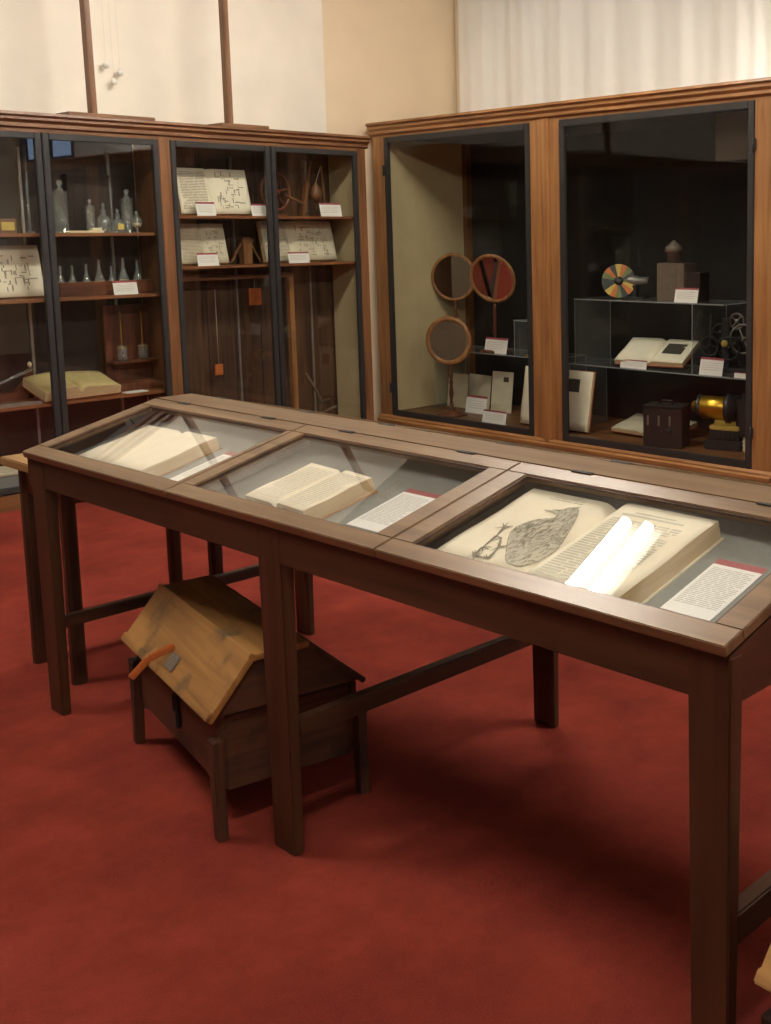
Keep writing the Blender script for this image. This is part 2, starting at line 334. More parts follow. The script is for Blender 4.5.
# ------------------------------------------------------------------ right cabinet
XRC = 5.633
def right_cabinet(dy, label):
    rc = thing('display_cabinet', label, 'cabinet', (6.05, 5.2+dy, 0))
    ya, yb = 3.43+dy, 7.03+dy
    bm = bm_new()
    prism(bm, [(XRC-.045, 2.409), (XRC-.052, 2.392), (XRC-.034, 2.38), (XRC-.036, 2.362), (XRC-.018, 2.345), (XRC-.02, 2.325), (XRC-.002, 2.312), (6.525, 2.312), (6.525, 2.409)], 'y', ya-.015, yb+.015)
    obj('cornice', bm, 'oak_y', rc, wrld=True)
    for a, b_ in ((ya, ya+.03), (yb-.03, yb)): bxo('side_panel', (XRC+.03, 6.54, a, b_, 0, 2.312), 'oak_z', rc)
    o = bxo('side_lining', (XRC+.032, 6.5, yb-.14, yb-.133, .17, 2.29), 'cream_side', rc, bev=0); o['label'] = 'cream painted inner side'
    bxo('corner_post', (6.44, 6.5, yb-.19, yb-.14, .17, 2.29), 'cab_z', rc)
    bxo('side_lining', (XRC+.032, 6.5, ya+.11, ya+.12, .17, 2.29), 'black_back', rc, bev=0)
    bxo('back_panel', (6.5, 6.52, ya+.03, yb-.03, .085, 2.312), 'black_back', rc)
    bxo('top_board', (XRC+.03, 6.5, ya+.03, yb-.03, 2.285, 2.31), 'back_board', rc)
    bxo('floor_board', (XRC+.03, 6.5, ya+.03, yb-.03, .14, .165), 'cab_y', rc)
    bxo('stile', (XRC-.001, XRC+.03, yb-.155, yb, .085, 2.313), 'oak_z', rc)
    bxo('stile', (XRC-.001, XRC+.03, ya, ya+.135, .085, 2.313), 'oak_z', rc)
    bm = bm_new(); cyy = 5.215+dy
    box(bm, XRC-.001, XRC+.03, cyy-.134, cyy+.134, .085, 2.313, bev=.003); box(bm, XRC-.012, XRC, cyy-.055, cyy+.045, .095, 2.313, bev=.004); box(bm, XRC-.02, XRC, cyy-.03, cyy+.02, .095, 2.313, bev=.006)
    obj('stile', bm, 'oak_z', rc, wrld=True)
    bxo('top_rail', (XRC, XRC+.03, ya, yb, 2.294, 2.314), 'oak_y', rc)
    bm = bm_new(); prism(bm, [(XRC-.006, .142), (XRC-.02, .128), (XRC-.02, .118), (XRC-.034, .108), (XRC-.034, .086), (XRC-.02, .08), (XRC+.03, .08), (XRC+.03, .142)], 'y', ya-.01, yb+.01)
    obj('base_moulding', bm, 'oak_y', rc, wrld=True)
    bxo('plinth', (XRC+.02, 6.5, ya+.03, yb-.03, 0, .08), 'case_y', rc)
    door(rc, 'x', XRC, 6.89+dy, 5.35+dy, .142, 2.296, hinge_side=1, glass_mat='museumglass')
    door(rc, 'x', XRC, 5.08+dy, 3.565+dy, .142, 2.296, hinge_side=-1, glass_mat='museumglass')
    return rc
right_cabinet(0, 'large golden brown cabinet with two wide glass doors, round mirrors and brass instruments inside')
right_cabinet(-3.64, 'twin golden brown glass cabinet continuing the row beyond the right edge')
# ------------------------------------------------------------------ table display case
SX, SZ = .463, .1175; SL = math.hypot(SX, SZ); EX = Vector((SX/SL, 0, SZ/SL)); NZ = Vector((-SZ/SL, 0, SX/SL)); S0 = Vector((1.495, 0, .874))
def sp(s, y, off=0): return S0+EX*s+Vector((0, y, 0))-NZ*off
dc = thing('table_display_case', 'long dark brown table display case with sloping glass lids over open books', 'display case', (2.03, 2.35, 0))
def slab(bm, s0, s1, y0, y1, o0, o1, mi=0, bev=.002):
    """board lying in the front slope, from offset o0 to o1 under the glass plane"""
    mt = Matrix((EX, Vector((0, 1, 0)), NZ)).transposed().to_4x4(); mt.translation = S0
    box(bm, s0, s1, y0, y1, -o1, -o0, mi, bev, mt)
YE0, YE1 = .99, 3.70
ym = [.99, 1.905, 2.80, 3.70]
for i in range(3):
    a, b_ = ym[i]+.002, ym[i+1]-.002; g0, g1 = a+(.056, .058, .022)[i], b_-(.064, .055, .062)[i]
    bm = bm_new()
    slab(bm, -.004, .052, a, b_, 0, .022); slab(bm, .426, .477, a, b_, 0, .022); slab(bm, .052, .426, a, g0, 0, .022); slab(bm, .052, .426, g1, b_, 0, .022)
    ld = obj('front_lid', bm, 'top_y', dc, wrld=True)
    bm = bm_new(); slab(bm, .050, .428, g0-.002, g1+.002, .008, .012, bev=0)
    for v in bm.verts: v.co -= wpos[dc.name]
    obj('glass_pane', bm, 'glass', ld)
    bm = bm_new()
    for (p, q, r, t_) in ((.052, .057, g0, g1), (.421, .426, g0, g1), (.057, .421, g0, g0+.005), (.057, .421, g1-.005, g1)): slab(bm, p, q, r, t_, .004, .008, bev=0)
    for v in bm.verts: v.co -= wpos[dc.name]
    obj('glazing_bead', bm, 'chest_y', ld)
XB, ZB = 2.565, .877
BX = Vector((XB-2.103, 0, ZB-.990)); BL = BX.length; BX.normalize(); BN = Vector((-BX.z, 0, BX.x))
if BN.z < 0: BN = -BN
for i in range(3):
    a, b_ = ym[i]+.002, ym[i+1]-.002
    mt = Matrix((BX, Vector((0, 1, 0)), BN)).transposed().to_4x4(); mt.translation = Vector((2.103, 0, .990))
    bm = bm_new()
    for d in ((0, .05, a, b_), (BL-.05, BL, a, b_), (.05, BL-.05, a, a+.058), (.05, BL-.05, b_-.058, b_)): box(bm, *d, -.022, 0, 0, .002, mt)
    ld = obj('rear_lid', bm, 'top_y', dc, wrld=True)
    bm = bm_new(); box(bm, .048, BL-.048, a+.056, b_-.056, -.014, -.010, 0, 0, mt)
    for v in bm.verts: v.co -= wpos[dc.name]
    obj('glass_pane', bm, 'glass', ld)
bm = bm_new(); box(bm, 1.960, 2.101, YE0, YE1, .972, .9925, bev=.003); obj('ridge_board', bm, 'top_y', dc, wrld=True)
bm = bm_new(); box(bm, 2.02, 2.04, YE0+.03, YE1-.03, .785, .972); obj('centre_partition', bm, 'felt', dc, wrld=True)
# end boards with the roof profile, aprons, floor
prof = [(1.507, .761), (1.507, .851), (1.962, .966), (2.099, .966), (2.545, .856), (2.545, .761)]
for a in (YE0+.002, YE1-.027):
    bm = bm_new(); prism(bm, prof, 'y', a, a+.025); obj('end_board', bm, 'case_x', dc, wrld=True)
bxo('front_apron', (1.507, 1.53, YE0+.026, YE1-.026, .761, .852), 'case_y', dc)
bxo('rear_apron', (2.51, 2.545, YE0+.026, YE1-.026, .761, .862), 'case_y', dc)
bxo('case_bottom', (1.53, 2.51, YE0+.026, YE1-.026, .765, .785), 'case_y', dc)
bm = bm_new(); slab(bm, .03, .525, YE0+.028, YE1-.028, .066, .074); obj('felt_board', bm, 'felt', dc, wrld=True)
for y in (ym[1], ym[2]):
    bm = bm_new(); slab(bm, .03, .47, y-.008, y+.008, .0225, .064); obj('cross_bar', bm, 'case_x', dc, wrld=True)
# hinges along both edges of the ridge board
for i in range(3):
    for fr in (.22, .78):
        y = ym[i]+(ym[i+1]-ym[i])*fr
        for x in (1.959, 2.102):
            bm = bm_new(); tube(bm, [(x, y-.032, .9915), (x, y+.032, .9915)], .0035); box(bm, x-.008, x+.008, y-.031, y+.031, .990, .9935, bev=.0005)
            obj('lid_hinge', bm, 'iron', dc, wrld=True)
for ya, yb in ((.9895, 1.078), (2.284, 2.384), (3.578, 3.678)):
    for x0, x1, q in ((1.5056, 1.545, 1), (2.475, 2.509, -1)):
        bm = bm_new(); t = bmesh.new()
        top = [(x0, ya), (x1, ya), (x1, yb), (x0, yb)]
        ta = .008
        bot = [(x0+.004, ya+ta*.4), (x1-.006, ya+ta*.4), (x1-.006, yb-ta), (x0+.004, yb-ta)]
        A = [t.verts.new((x, y, 0)) for x, y in bot]; B = [t.verts.new((x, y, .848 if q == 1 else .762)) for x, y in top]
        t.faces.new(A[::-1]); t.faces.new(B)
        for k in range(4): t.faces.new((A[k], A[(k+1) % 4], B[(k+1) % 4], B[k]))
        bmesh.ops.bevel(t, geom=t.edges[:], offset=.003, segments=2, affect='EDGES'); merge(bm, t)
        obj('leg', bm, 'case_z', dc, wrld=True)
    bm = bm_new(); yc = ya+.02; z0, z1 = (.292, .330) if ya > 3 else ((.302, .352) if ya > 2 else (.312, .372))
    box(bm, 1.54, 2.48, ya+.004, ya+.04, z0, z1, bev=.004); obj('stretcher', bm, 'case_x', dc, wrld=True)
# ------------------------------------------------------------------ books
def hgt(x, w, th, curl): # page surface height
    a = abs(x)/w; return th*(1-.5*math.exp(-(a/.07)**2))*(1-curl*a*a)+.004
def page_block(bm, side, w, h, th, curl, mi_top=0, mi_edge=1, n=16, wob=0):
    xs = [w*(i/n)**1.3 for i in range(n+1)]
    T, B = [], []
    ny_ = 6
    rng = random.Random(int(w*1000)+side)
    for x in xs:
        rowt = []
        for j in range(ny_+1):
            y = h*j/ny_; z = hgt(x, w, th, curl)+wob*math.sin(3*y/h*PI+side)*x/w
            rowt.append(bm.verts.new((side*x, y, z)))
        T.append(rowt); B.append([bm.verts.new((side*(x+.0), 0, .003)), bm.verts.new((side*(x+.0), h, .003))])
    for i in range(n):
        for j in range(ny_):
            f = bm.faces.new((T[i][j], T[i+1][j], T[i+1][j+1], T[i][j+1])); f.material_index = mi_top; f.smooth = True
        f = bm.faces.new([T[i][0], B[i][0], B[i+1][0], T[i+1][0]]); f.material_index = mi_edge
        f = bm.faces.new([T[i][-1], T[i+1][-1], B[i+1][1], B[i][1]]); f.material_index = mi_edge
        f = bm.faces.new([B[i][0], B[i][1], B[i+1][1], B[i+1][0]]); f.material_index = mi_edge
    f = bm.faces.new([T[-1][j] for j in range(ny_+1)]+[B[-1][1], B[-1][0]]); f.material_index = mi_edge
    f = bm.faces.new([T[0][j] for j in range(ny_, -1, -1)]+[B[0][0], B[0][1]]); f.material_index = mi_edge
def flat_patch(bm, x0, x1, y0, y1, w, th, curl, side, lift=.0009, n=3):
    """thin print lying on the page surface"""
    xs = [x0+(x1-x0)*i/n for i in range(n+1)]
    a = [[bm.verts.new((side*x, y, hgt(x, w, th, curl)+lift)) for y in (y0, y1)] for x in xs]
    for i in range(n): bm.faces.new((a[i][0], a[i+1][0], a[i+1][1], a[i][1]))
def text_lines(bm, w, h, th, curl, side, x0=.12, x1=.9, y0=.08, y1=.92, step=.035, seed=1, gap=.4):
    rng = random.Random(seed); y = y1
    while y > y0:
        x = x0
        while x < x1-.03:
            e = min(x1, x+rng.uniform(.08, .3)); flat_patch(bm, x*w, e*w, y*h-step*h*gap, y*h, w, th, curl, side); x = e+.02
        y -= step
def sketch(bm, w, h, th, curl, side, seed=3, n=26, x0=.15, x1=.92, y0=.1, y1=.92):
    rng = random.Random(seed)
    for _ in range(n):
        x = rng.uniform(x0, x1-.12)*w; y = rng.uniform(y0, y1-.08)*h
        if rng.random() < .5: flat_patch(bm, x, x+rng.uniform(.05, .16)*w, y, y+.012*h+rng.random()*.015*h, w, th, curl, side)
        else: flat_patch(bm, x, x+.012*w+.02*w*rng.random(), y, y+rng.uniform(.05, .14)*h, w, th, curl, side, n=1)
def open_book(label, loc, rot, wl, wr, h, thl, thr, curl=.06, cover='leather', page='page', group=None, left='text', right='text', seed=5, ink='ink', mtx=None, plate=(.2, .78, .36, .80)):
    t = thing('open_book', label, 'book', loc, 0, group, rot=rot)
    if mtx is not None: t.matrix_world = mtx
    bm = bm_new(); box(bm, -wl-.006, wr+.006, -.006, h+.006, -.002, .003, bev=.001); obj('cover', bm, cover, t)
    for side, w, th, kind, sd in ((-1, wl, thl, left, seed), (1, wr, thr, right, seed+9)):
        bm = bm_new(); page_block(bm, side, w, h, th, curl, wob=.0015); p = obj('page_block', bm, [page, 'page_edge'], t)
        if kind:
            bm = bm_new()
            if kind == 'text': text_lines(bm, w, h, th, curl, side, seed=sd)
            elif kind == 'sketch': sketch(bm, w, h, th, curl, side, sd, 44)
            elif kind == 'plate':
                flat_patch(bm, plate[0]*w, plate[1]*w, plate[2]*h, plate[3]*h, w, th, curl, side)
            if kind == 'plate': ik = 'ink_dark'
            else: ik = ink
            obj('printed_plate' if kind != 'text' else 'printed_text', bm, ik, p)
    return t
def case_mtx(s, y, off):
    # local X -> -Y world, local Y -> up the slope, local Z -> lid normal
    mt = Matrix((Vector((0, -1, 0)), EX, NZ)).transposed().to_4x4(); mt.translation = sp(s, y, off); return mt
# left case book (blank pages, soft), middle case book, near case book with the bird
b1 = open_book('thick open book with blank cream pages in the far left case lid', (0, 0, 0), None, .215, .195, .262, .034, .038, .05, 'leather', 'page', left=None, right=None, mtx=case_mtx(.085, 3.30, .066)@Matrix.Rotation(math.radians(1), 4, 'Z'))
b2 = open_book('small thick open book of closely printed pages under the middle glass lid', (0, 0, 0), None, .150, .135, .215, .034, .040, .04, 'leather', 'page', seed=21, ink='ink_pale', mtx=case_mtx(.100, 2.440, .066)@Matrix.Rotation(math.radians(-3), 4, 'Z'))
w3l, w3r, h3, t3l, t3r = .258, .272, .345, .032, .042
b3 = open_book('large open book with an engraved bird under the nearest glass lid', (0, 0, 0), None, w3l, w3r, h3, t3l, t3r, .02, 'page_grey', 'page', left=None, right=None, mtx=case_mtx(.070, 1.555, .066))
pl = [c for c in b3.children if c.name.startswith('page_block')]
pl.sort(key=lambda o: o.data.vertices[20].co.x)
# engraved bird on the left page: page coords from the slope coordinates
def pg(s, y): return (1.555-y, s-.070)      # local x (negative = left), local y
def conv(pts, bm, lift, w=w3l, th=t3l):
    vs = [bm.verts.new((x, y, hgt(abs(x), w, th, .02)+.0016+lift)) for x, y in pts]; 
    try: bm.faces.new(vs)
    except ValueError: pass
bird = [pg(*q) for q in [(0.33, 1.701), (0.338, 1.668), (0.36, 1.652), (0.362, 1.627), (0.321, 1.599), (0.275, 1.579), (0.218, 1.564), (0.164, 1.563), (0.117, 1.573), (0.105, 1.585), (0.111, 1.615), (0.15, 1.651), (0.207, 1.696), (0.245, 1.706), (0.286, 1.686), (0.305, 1.654), (0.324, 1.657)]]
def smooth(p, k=5):
    o_ = []; n_ = len(p)
    for i in range(n_):
        a, b_, c_, d_ = (Vector(p[(i+j-1) % n_]) for j in range(4))
        for q in range(k):
            t_ = q/k; o_.append(tuple(.5*((2*b_)+(c_-a)*t_+(2*a-5*b_+4*c_-d_)*t_*t_+(3*b_-a-3*c_+d_)*t_**3)))
    return o_
bird = smooth(bird)
def inside(x, y, P_):
    c_ = False
    for i in range(len(P_)):
        (xa, ya_), (xb, yb_) = P_[i], P_[i-1]
        if (ya_ > y) != (yb_ > y) and x < (xb-xa)*(y-ya_)/(yb_-ya_)+xa: c_ = not c_
    return c_
bm = bm_new(); g = .0035
bx0, bx1 = min(p[0] for p in bird), max(p[0] for p in bird); by0, by1 = min(p[1] for p in bird), max(p[1] for p in bird)
xx = bx0
while xx < bx1:
    yy = by0
    while yy < by1:
        if inside(xx+g/2, yy+g/2, bird): conv([(xx, yy), (xx+g, yy), (xx+g, yy+g), (xx, yy+g)], bm, .0002)
        yy += g
    xx += g
o = obj('bird_engraving', bm, 'ink_pale', pl[0]); o['label'] = 'grey engraved bird perched on a branch'
rng = random.Random(4); bm = bm_new()
def seg(bm, a, b_, wd, lift):
    a, b_ = Vector(a), Vector(b_); d = (b_-a).normalized(); n_ = Vector((-d.y, d.x))*wd/2
    conv([a+n_, b_+n_*.3, b_-n_*.3, a-n_], bm, lift)
cxm = [pg(.345, 1.645), pg(.30, 1.645), pg(.24, 1.645), pg(.18, 1.63), pg(.13, 1.608)]
n_ = 0
while n_ < 620:                          # feather strokes, denser along the wing and back
    px, py = rng.uniform(bx0, bx1), rng.uniform(by0, by1)
    if not inside(px, py, bird): continue
    if inside(px-.02, py-.012, bird) and inside(px-.03, py, bird) and py < .12 and rng.random() < .6: continue
    n_ += 1; ln = rng.uniform(.006, .018); ang = -PI/2+rng.uniform(-.4, .4)-.12
    q_ = (px+ln*math.cos(ang), py+ln*math.sin(ang))
    if inside(q_[0], q_[1], bird): seg(bm, (px, py), q_, rng.uniform(.0012, .0026), .0008)
for i in range(0, len(bird), 2): seg(bm, bird[i], bird[(i+2) % len(bird)], .0022, .0008)
br = [pg(*q) for q in ((.229, 1.734), (.191, 1.721), (.138, 1.712), (.102, 1.705), (.103, 1.662), (.152, 1.676), (.187, 1.702))]
for i in range(len(br)-1): seg(bm, br[i], br[i+1], .008, .0008)
for k in range(24):
    a = br[rng.randrange(len(br))]; an = rng.uniform(0, 2*PI); seg(bm, a, (a[0]+.022*math.cos(an), max(.004, a[1]+.022*math.sin(an))), .005, .0008)
seg(bm, pg(.342, 1.660), pg(.338, 1.682), .006, .0008); seg(bm, pg(.36, 1.640), pg(.372, 1.628), .006, .0008)
obj('engraved_lines', bm, 'ink', pl[0])
bm = bm_new(); text_lines(bm, w3r, h3, t3r, .02, 1, .16, .84, .06, .80, .028, 8, .62)
flat_patch(bm, .2*w3r, .8*w3r, .85*h3, .87*h3, w3r, t3r, .02, 1); flat_patch(bm, .3*w3r, .7*w3r, .89*h3, .905*h3, w3r, t3r, .02, 1)
obj('printed_text', bm, 'ink_pale', pl[1])
bm = bm_new(); text_lines(bm, w3l, h3, t3l, .02, -1, .3, .7, .90, .95, .03, 9, .4); obj('printed_caption', bm, 'ink_pale', pl[0])
# caption sheets in the case
def sheet(label, s0, s1, y0, y1, skew=0):
    t = thing('caption_sheet', label, 'label', sp((s0+s1)/2, (y0+y1)/2, .0655), 0, 'caption sheets lying in the table display case')
    mt = Matrix((Vector((0, -1, 0)), EX, NZ)).transposed().to_4x4(); mt.translation = sp((s0+s1)/2, (y0+y1)/2, .0655); t.matrix_world = mt@Matrix.Rotation(skew, 4, 'Z')
    w, h = (y1-y0)/2, (s1-s0)/2
    bm = bm_new(); box(bm, -w, w, -h, h, 0, .0012); obj('paper', bm, 'card', t)
    bm = bm_new(); box(bm, -w, w, h-.02, h, .0012, .0016); obj('red_band', bm, 'redband', t)
    bm = bm_new(); y = h-.032; r_ = random.Random(int(y0*100))
    while y > -h+.035:
        x = -w+.008
        while x < w-.02: e = min(w-.008, x+r_.uniform(.008, .03)); box(bm, x, e, y-.0022, y, .0012, .0015); x = e+.003
        y -= .0062
    obj('printed_text', bm, 'ink_sheet', t)
sheet('white caption sheet with red band lying right of the bird book', .137, .342, 1.126, 1.24)
sheet('white caption sheet with red band right of the small book in the middle case', .143, .355, 2.082, 2.21)
sheet('white caption sheet mostly hidden beside the blank-paged book at the far left', .133, .345, 2.93, 3.048)
# ------------------------------------------------------------------ chest under the case
th = math.radians(-11.5)
def chest(loc, rz, label, group=None, strap=True):
    t = thing('wooden_chest', label, 'chest', loc, rz, group)
    L_, D_ = .735, .415
    bm = bm_new()   # body: four boards with arched lower edge at the front
    n = 14
    pts = [(.02, .325)]+[(L_-.02, .325)]+[(L_-.02, .13)]+[(L_-.08-(L_-.16)*i/n, .13+.035*math.sin(PI*i/n)*.0+(.0 if i in (0, n) else .012)) for i in range(n+1)]+[(.02, .13)]
    prism(bm, pts, 'x', .012, .034)
    box(bm, D_-.03, D_-.008, .02, L_-.02, .125, .325, bev=.003); box(bm, .034, D_-.03, .03, L_-.03, .135, .15)
    obj('chest_body', bm, 'chest_y', t)
    for y0 in (.02, L_-.045):
        bm = bm_new(); box(bm, .034, D_-.03, y0, y0+.025, .118, .322, bev=.003); obj('end_panel', bm, 'chest_x', t)
    for ix, x in enumerate((.0, D_-.012)):
        for iy, y in enumerate((0, L_-.05)):
            bm = bm_new(); tt = bmesh.new(); sgn = -1 if iy == 0 else 1
            ss = []
            for z, dy, wd in ((.0, .008*sgn, .032), (.1, .002*sgn, .04), (.2, 0, .046), (.27, 0, .05)):
                yc = y+.025+dy-(.01 if iy == 0 else -.01)
                ss.append([tt.verts.new(p) for p in ((x-.008, yc-wd/2, z), (x+.02, yc-wd/2, z), (x+.02, yc+wd/2, z), (x-.008, yc+wd/2, z))])
            for a, b_ in zip(ss, ss[1:]):
                for k in range(4): tt.faces.new((a[k], a[(k+1) % 4], b_[(k+1) % 4], b_[k]))
            tt.faces.new(ss[0][::-1]); tt.faces.new(ss[-1]); bmesh.ops.bevel(tt, geom=tt.edges[:], offset=.003, segments=2, affect='EDGES'); merge(bm, tt)
            obj('leg', bm, 'chest_z', t)
    # lid
    P = [(-.022, .332), (.100, .478), (.262, .482), (.425, .335)]
    def board(a, b_, th_, y0, y1, name, mat, e0=0, e1=0):
        d = Vector((b_[0]-a[0], b_[1]-a[1])); Ln = d.length; d.normalize(); nn = Vector((-d.y, d.x))
        bm = bm_new(); mt = Matrix(((d.x, 0, nn.x, a[0]), (0, 1, 0, 0), (d.y, 0, nn.y, a[1]), (0, 0, 0, 1)))
        box(bm, -e0, Ln+e1, y0, y1, -th_, 0, 0, .003, mt); return bm, mt, Ln
    bm, mtl, Ln = board(P[0], P[1], .016, -.012, L_+.012, 'lid', 'lid')
    lid = obj('lid', bm, 'lid', t); lid['label'] = 'pale yellowish sloping lid'
    bm, mt, _ = board(P[0], P[1], .0, 0, 0, '', ''); bm.free(); bm = bm_new(); box(bm, .0, .026, -.013, L_+.013, 0, .007, 0, .003, mtl); obj('lid_batten', bm, 'lid', lid)
    bm = bm_new(); box(bm, Ln-.006, Ln+.008, -.014, L_+.014, -.014, .005, 0, .003, mtl); obj('lid_batten', bm, 'lid', lid)
    bm, mt, _ = board(P[1], P[2], .016, -.012, L_+.012, '', '', -.006, 0); obj('lid_board', bm, 'lid', lid)
    bm, mt, _ = board(P[2], P[3], .016, -.012, L_+.012, '', ''); obj('lid_board', bm, 'chest_y', lid)
    bm, mt, _ = board(P[2], P[3], .016, .01, L_-.2, '', ''); bm.free()
    for y0 in (.0, L_-.02):
        bm = bm_new(); prism(bm, [(-.006, .334), (.100, .460), (.262, .464), (.408, .334)], 'y', y0, y0+.02); obj('gable_board', bm, 'chest_x', lid)
    # lock plate and hasp
    bm = bm_new(); yq = .36; box(bm, .03, .075, yq-.035, yq+.02, 0, .004, 0, .001, mtl)
    for k in range(5): box(bm, .03+.008*k, .036+.008*k, yq-.04-.004*(k % 2), yq+.024, .002, .006, 0, .001, mtl)
    obj('lock_plate', bm, 'rod', lid)
    bm = bm_new(); box(bm, -.001, .010, yq-.045, yq-.01, .19, .325, bev=.003); box(bm, -.006, .012, yq-.04, yq-.018, .24, .29, bev=.004); obj('hasp', bm, 'iron', t)
    if strap:
        a = Vector((.032, .40, .402)); b_ = Vector((-.085, .43, .325)); bm = bm_new()
        mid = (a+b_)/2+Vector((-.01, 0, .012))
        for p, q in ((a, mid), (mid, b_)): beam(bm, p, q, .010, .021, 0, .003)
        obj('lever', bm, 'orange', lid)['label'] = 'orange wooden lever sticking out over the lid'
    return t
chest((1.43, 2.50, 0), th, 'old chest under the table case with yellowish hipped lid and orange lever')
c2 = chest((1.432, .158, 0), th*.3, 'yellow-lidded chest peeping in at the bottom right corner', strap=False)
# ------------------------------------------------------------------ small side table
st = thing('side_table', 'narrow dark legged table with pale wood top behind the left end of the case', 'table', (1.93, 3.98, 0))
bxo('table_top', (1.61, 2.29, 3.765, 4.19, .745, .776), 'pale_wood', st, bev=.004)['label'] = 'pale wood top'
bm = bm_new(); box(bm, 1.665, 1.685, 3.81, 4.14, .645, .745); box(bm, 2.225, 2.245, 3.81, 4.14, .645, .745); box(bm, 1.68, 2.23, 3.80, 3.82, .645, .745); box(bm, 1.68, 2.23, 4.13, 4.15, .645, .745); obj('apron', bm, 'red_y', st, wrld=True)
for x in (1.652, 2.205):
    for y in (3.795, 4.105):
        bm = bm_new(); prism(bm, [(x+.012, y+.002), (x+.038, y+.002), (x+.05, y+.014), (x+.05, y+.036), (x+.038, y+.048), (x+.012, y+.048), (x, y+.036), (x, y+.014)], 'z', 0, .745)
        obj('leg', bm, 'case_z', st, wrld=True)
# ------------------------------------------------------------------ poles standing on the left cabinet
def pole(x, y, lean, label, foot, H):
    t = thing('measuring_pole', label, 'pole', (x, y, 2.263), 0, 'tall wooden poles on top of the left cabinet')
    bm = bm_new(); beam(bm, (0, 0, .022), (lean, 0, H), .06, .035, 0, .004); obj('shaft', bm, 'cab_z', t)
    bm = bm_new(); box(bm, foot[0], foot[1], -.07, .12, 0, .022, bev=.004); obj('foot_board', bm, 'cab_x', t)
    bm = bm_new(); beam(bm, (lean, 0, H-.02), (lean+.07, 0, H+.12), .04, .03); beam(bm, (lean+.06, 0, H+.12), (lean+.28, 0, H+.15), .03, .04)
    for k in range(5): box(bm, lean+.10+.04*k, lean+.115+.04*k, -.012, .012, H+.13, H+.19, bev=.003)
    obj('toothed_arm', bm, 'cab_x', t)
p1, p2 = at(92.5, 110, 'y', 6.66), at(229, 123, 'y', 6.66)
pole(p1.x, 6.66, -.01, 'wide reddish wooden pole on a long foot board, standing on the left cabinet', (-.18, .36), .95)
pole(p2.x, 6.66, .0, 'thinner wooden pole left of the wall corner, standing on the left cabinet', (-.10, .26), 1.42)
# small white beads hung on wires between the poles
for (u, v), lb in zip(((106, 65), (120, 73), (114, 82)), ('leftmost of the three small white balls hanging on the wall', 'rightmost of the three small white balls hanging on the wall', 'lowest of the three small white balls hanging on the wall')):
    p = at(u, v, 'y', 7.07); t = thing('hanging_ball', lb, 'ball', p, 0, 'small white balls on thin wires')
    bm = bm_new(); lathe(bm, [(.001, -.022), (.012, -.018), (.02, -.006), (.02, .006), (.012, .018), (.004, .024)], 16); obj('ball', bm, 'plastic', t)
    bm = bm_new(); tube(bm, [(0, 0, .02), (0, .02, 3.9-p.z)], .0008, 6); obj('wire', bm, 'white_wall', t)
# ------------------------------------------------------------------ label cards
def spot(u0, v0, u1, v1, side, val):
    ax = 'y' if side == 'L' else 'x'
    a = at(u0, (v0+v1)/2, ax, val); b_ = at(u1, (v0+v1)/2, ax, val); zt = at((u0+u1)/2, v0, ax, val).z; zb = at((u0+u1)/2, v1, ax, val).z
    return (a+b_)/2, (b_-a).length, zt, zb
RZ = {'L': 0, 'R': -PI/2}
def card(u0, v0, u1, v1, side, val, zs, label, group):
    c, w, zt, zb = spot(u0, v0, u1, v1, side, val); h = zt-zs
    t = thing('label_card', label, 'label', (c.x, c.y, zs), RZ[side], group)
    w /= 2; tl = .22
    mt = Matrix.Rotation(-tl, 4, 'X'); h = h/math.cos(tl)
    def B(name, d, m_): bm = bm_new(); box(bm, *d, 0, 0, mt); obj(name, bm, m_, t)
    B('card_face', (-w, w, -.001, .001, 0, h), 'card'); B('red_band', (-w, w, -.0018, -.001, h*.87, h), 'redband')
    bm = bm_new()
    for k in range(4): box(bm, -w*.8, w*(.75-.1*(k % 2)), -.0014, -.001, h*(.68-.13*k), h*(.71-.13*k), 0, 0, mt)
    obj('printed_text', bm, 'ink_pale', t)
    bm = bm_new(); box(bm, -w*.3, w*.3, .002, .05+.0, 0, .002); obj('prop', bm, 'card', t)
GL, GR = 'white label cards with red bands in the left cabinet', 'white label cards with red bands in the right cabinet'
ZA = (1.586, 1.206, .591); ZBs = (1.691, 1.366)
card(114, 281, 138, 295, 'L', 6.70, ZA[1], 'label card in front of the row of small glass flasks', GL)
card(197, 202, 216, 214, 'L', 6.70, ZBs[0], 'label card in front of the illustrated book on the upper right shelf', GL)
card(252, 204, 267, 215, 'L', 6.70, ZBs[0], 'label card left of the dark door frame beside the wooden wheel', GL)
card(321, 203, 342, 215, 'L', 6.70, ZBs[0], 'label card at the far right end of the upper shelf', GL)
card(198, 253, 219, 265, 'L', 6.70, ZBs[1], 'label card in front of the smaller book on the lower right shelf', GL)
card(289, 252, 310, 263, 'L', 6.70, ZBs[1], 'label card under the wide tilted book on the lower right shelf', GL)
o = bxo('paper_slip', (at(124, 388, 'y', 6.7).x, at(147, 388, 'y', 6.7).x, 6.67, 6.76, ZA[2], ZA[2]+.004), 'card', None, wrld=False); tag(o, 'white paper slip lying flat right of the yellowed open book', 'paper')
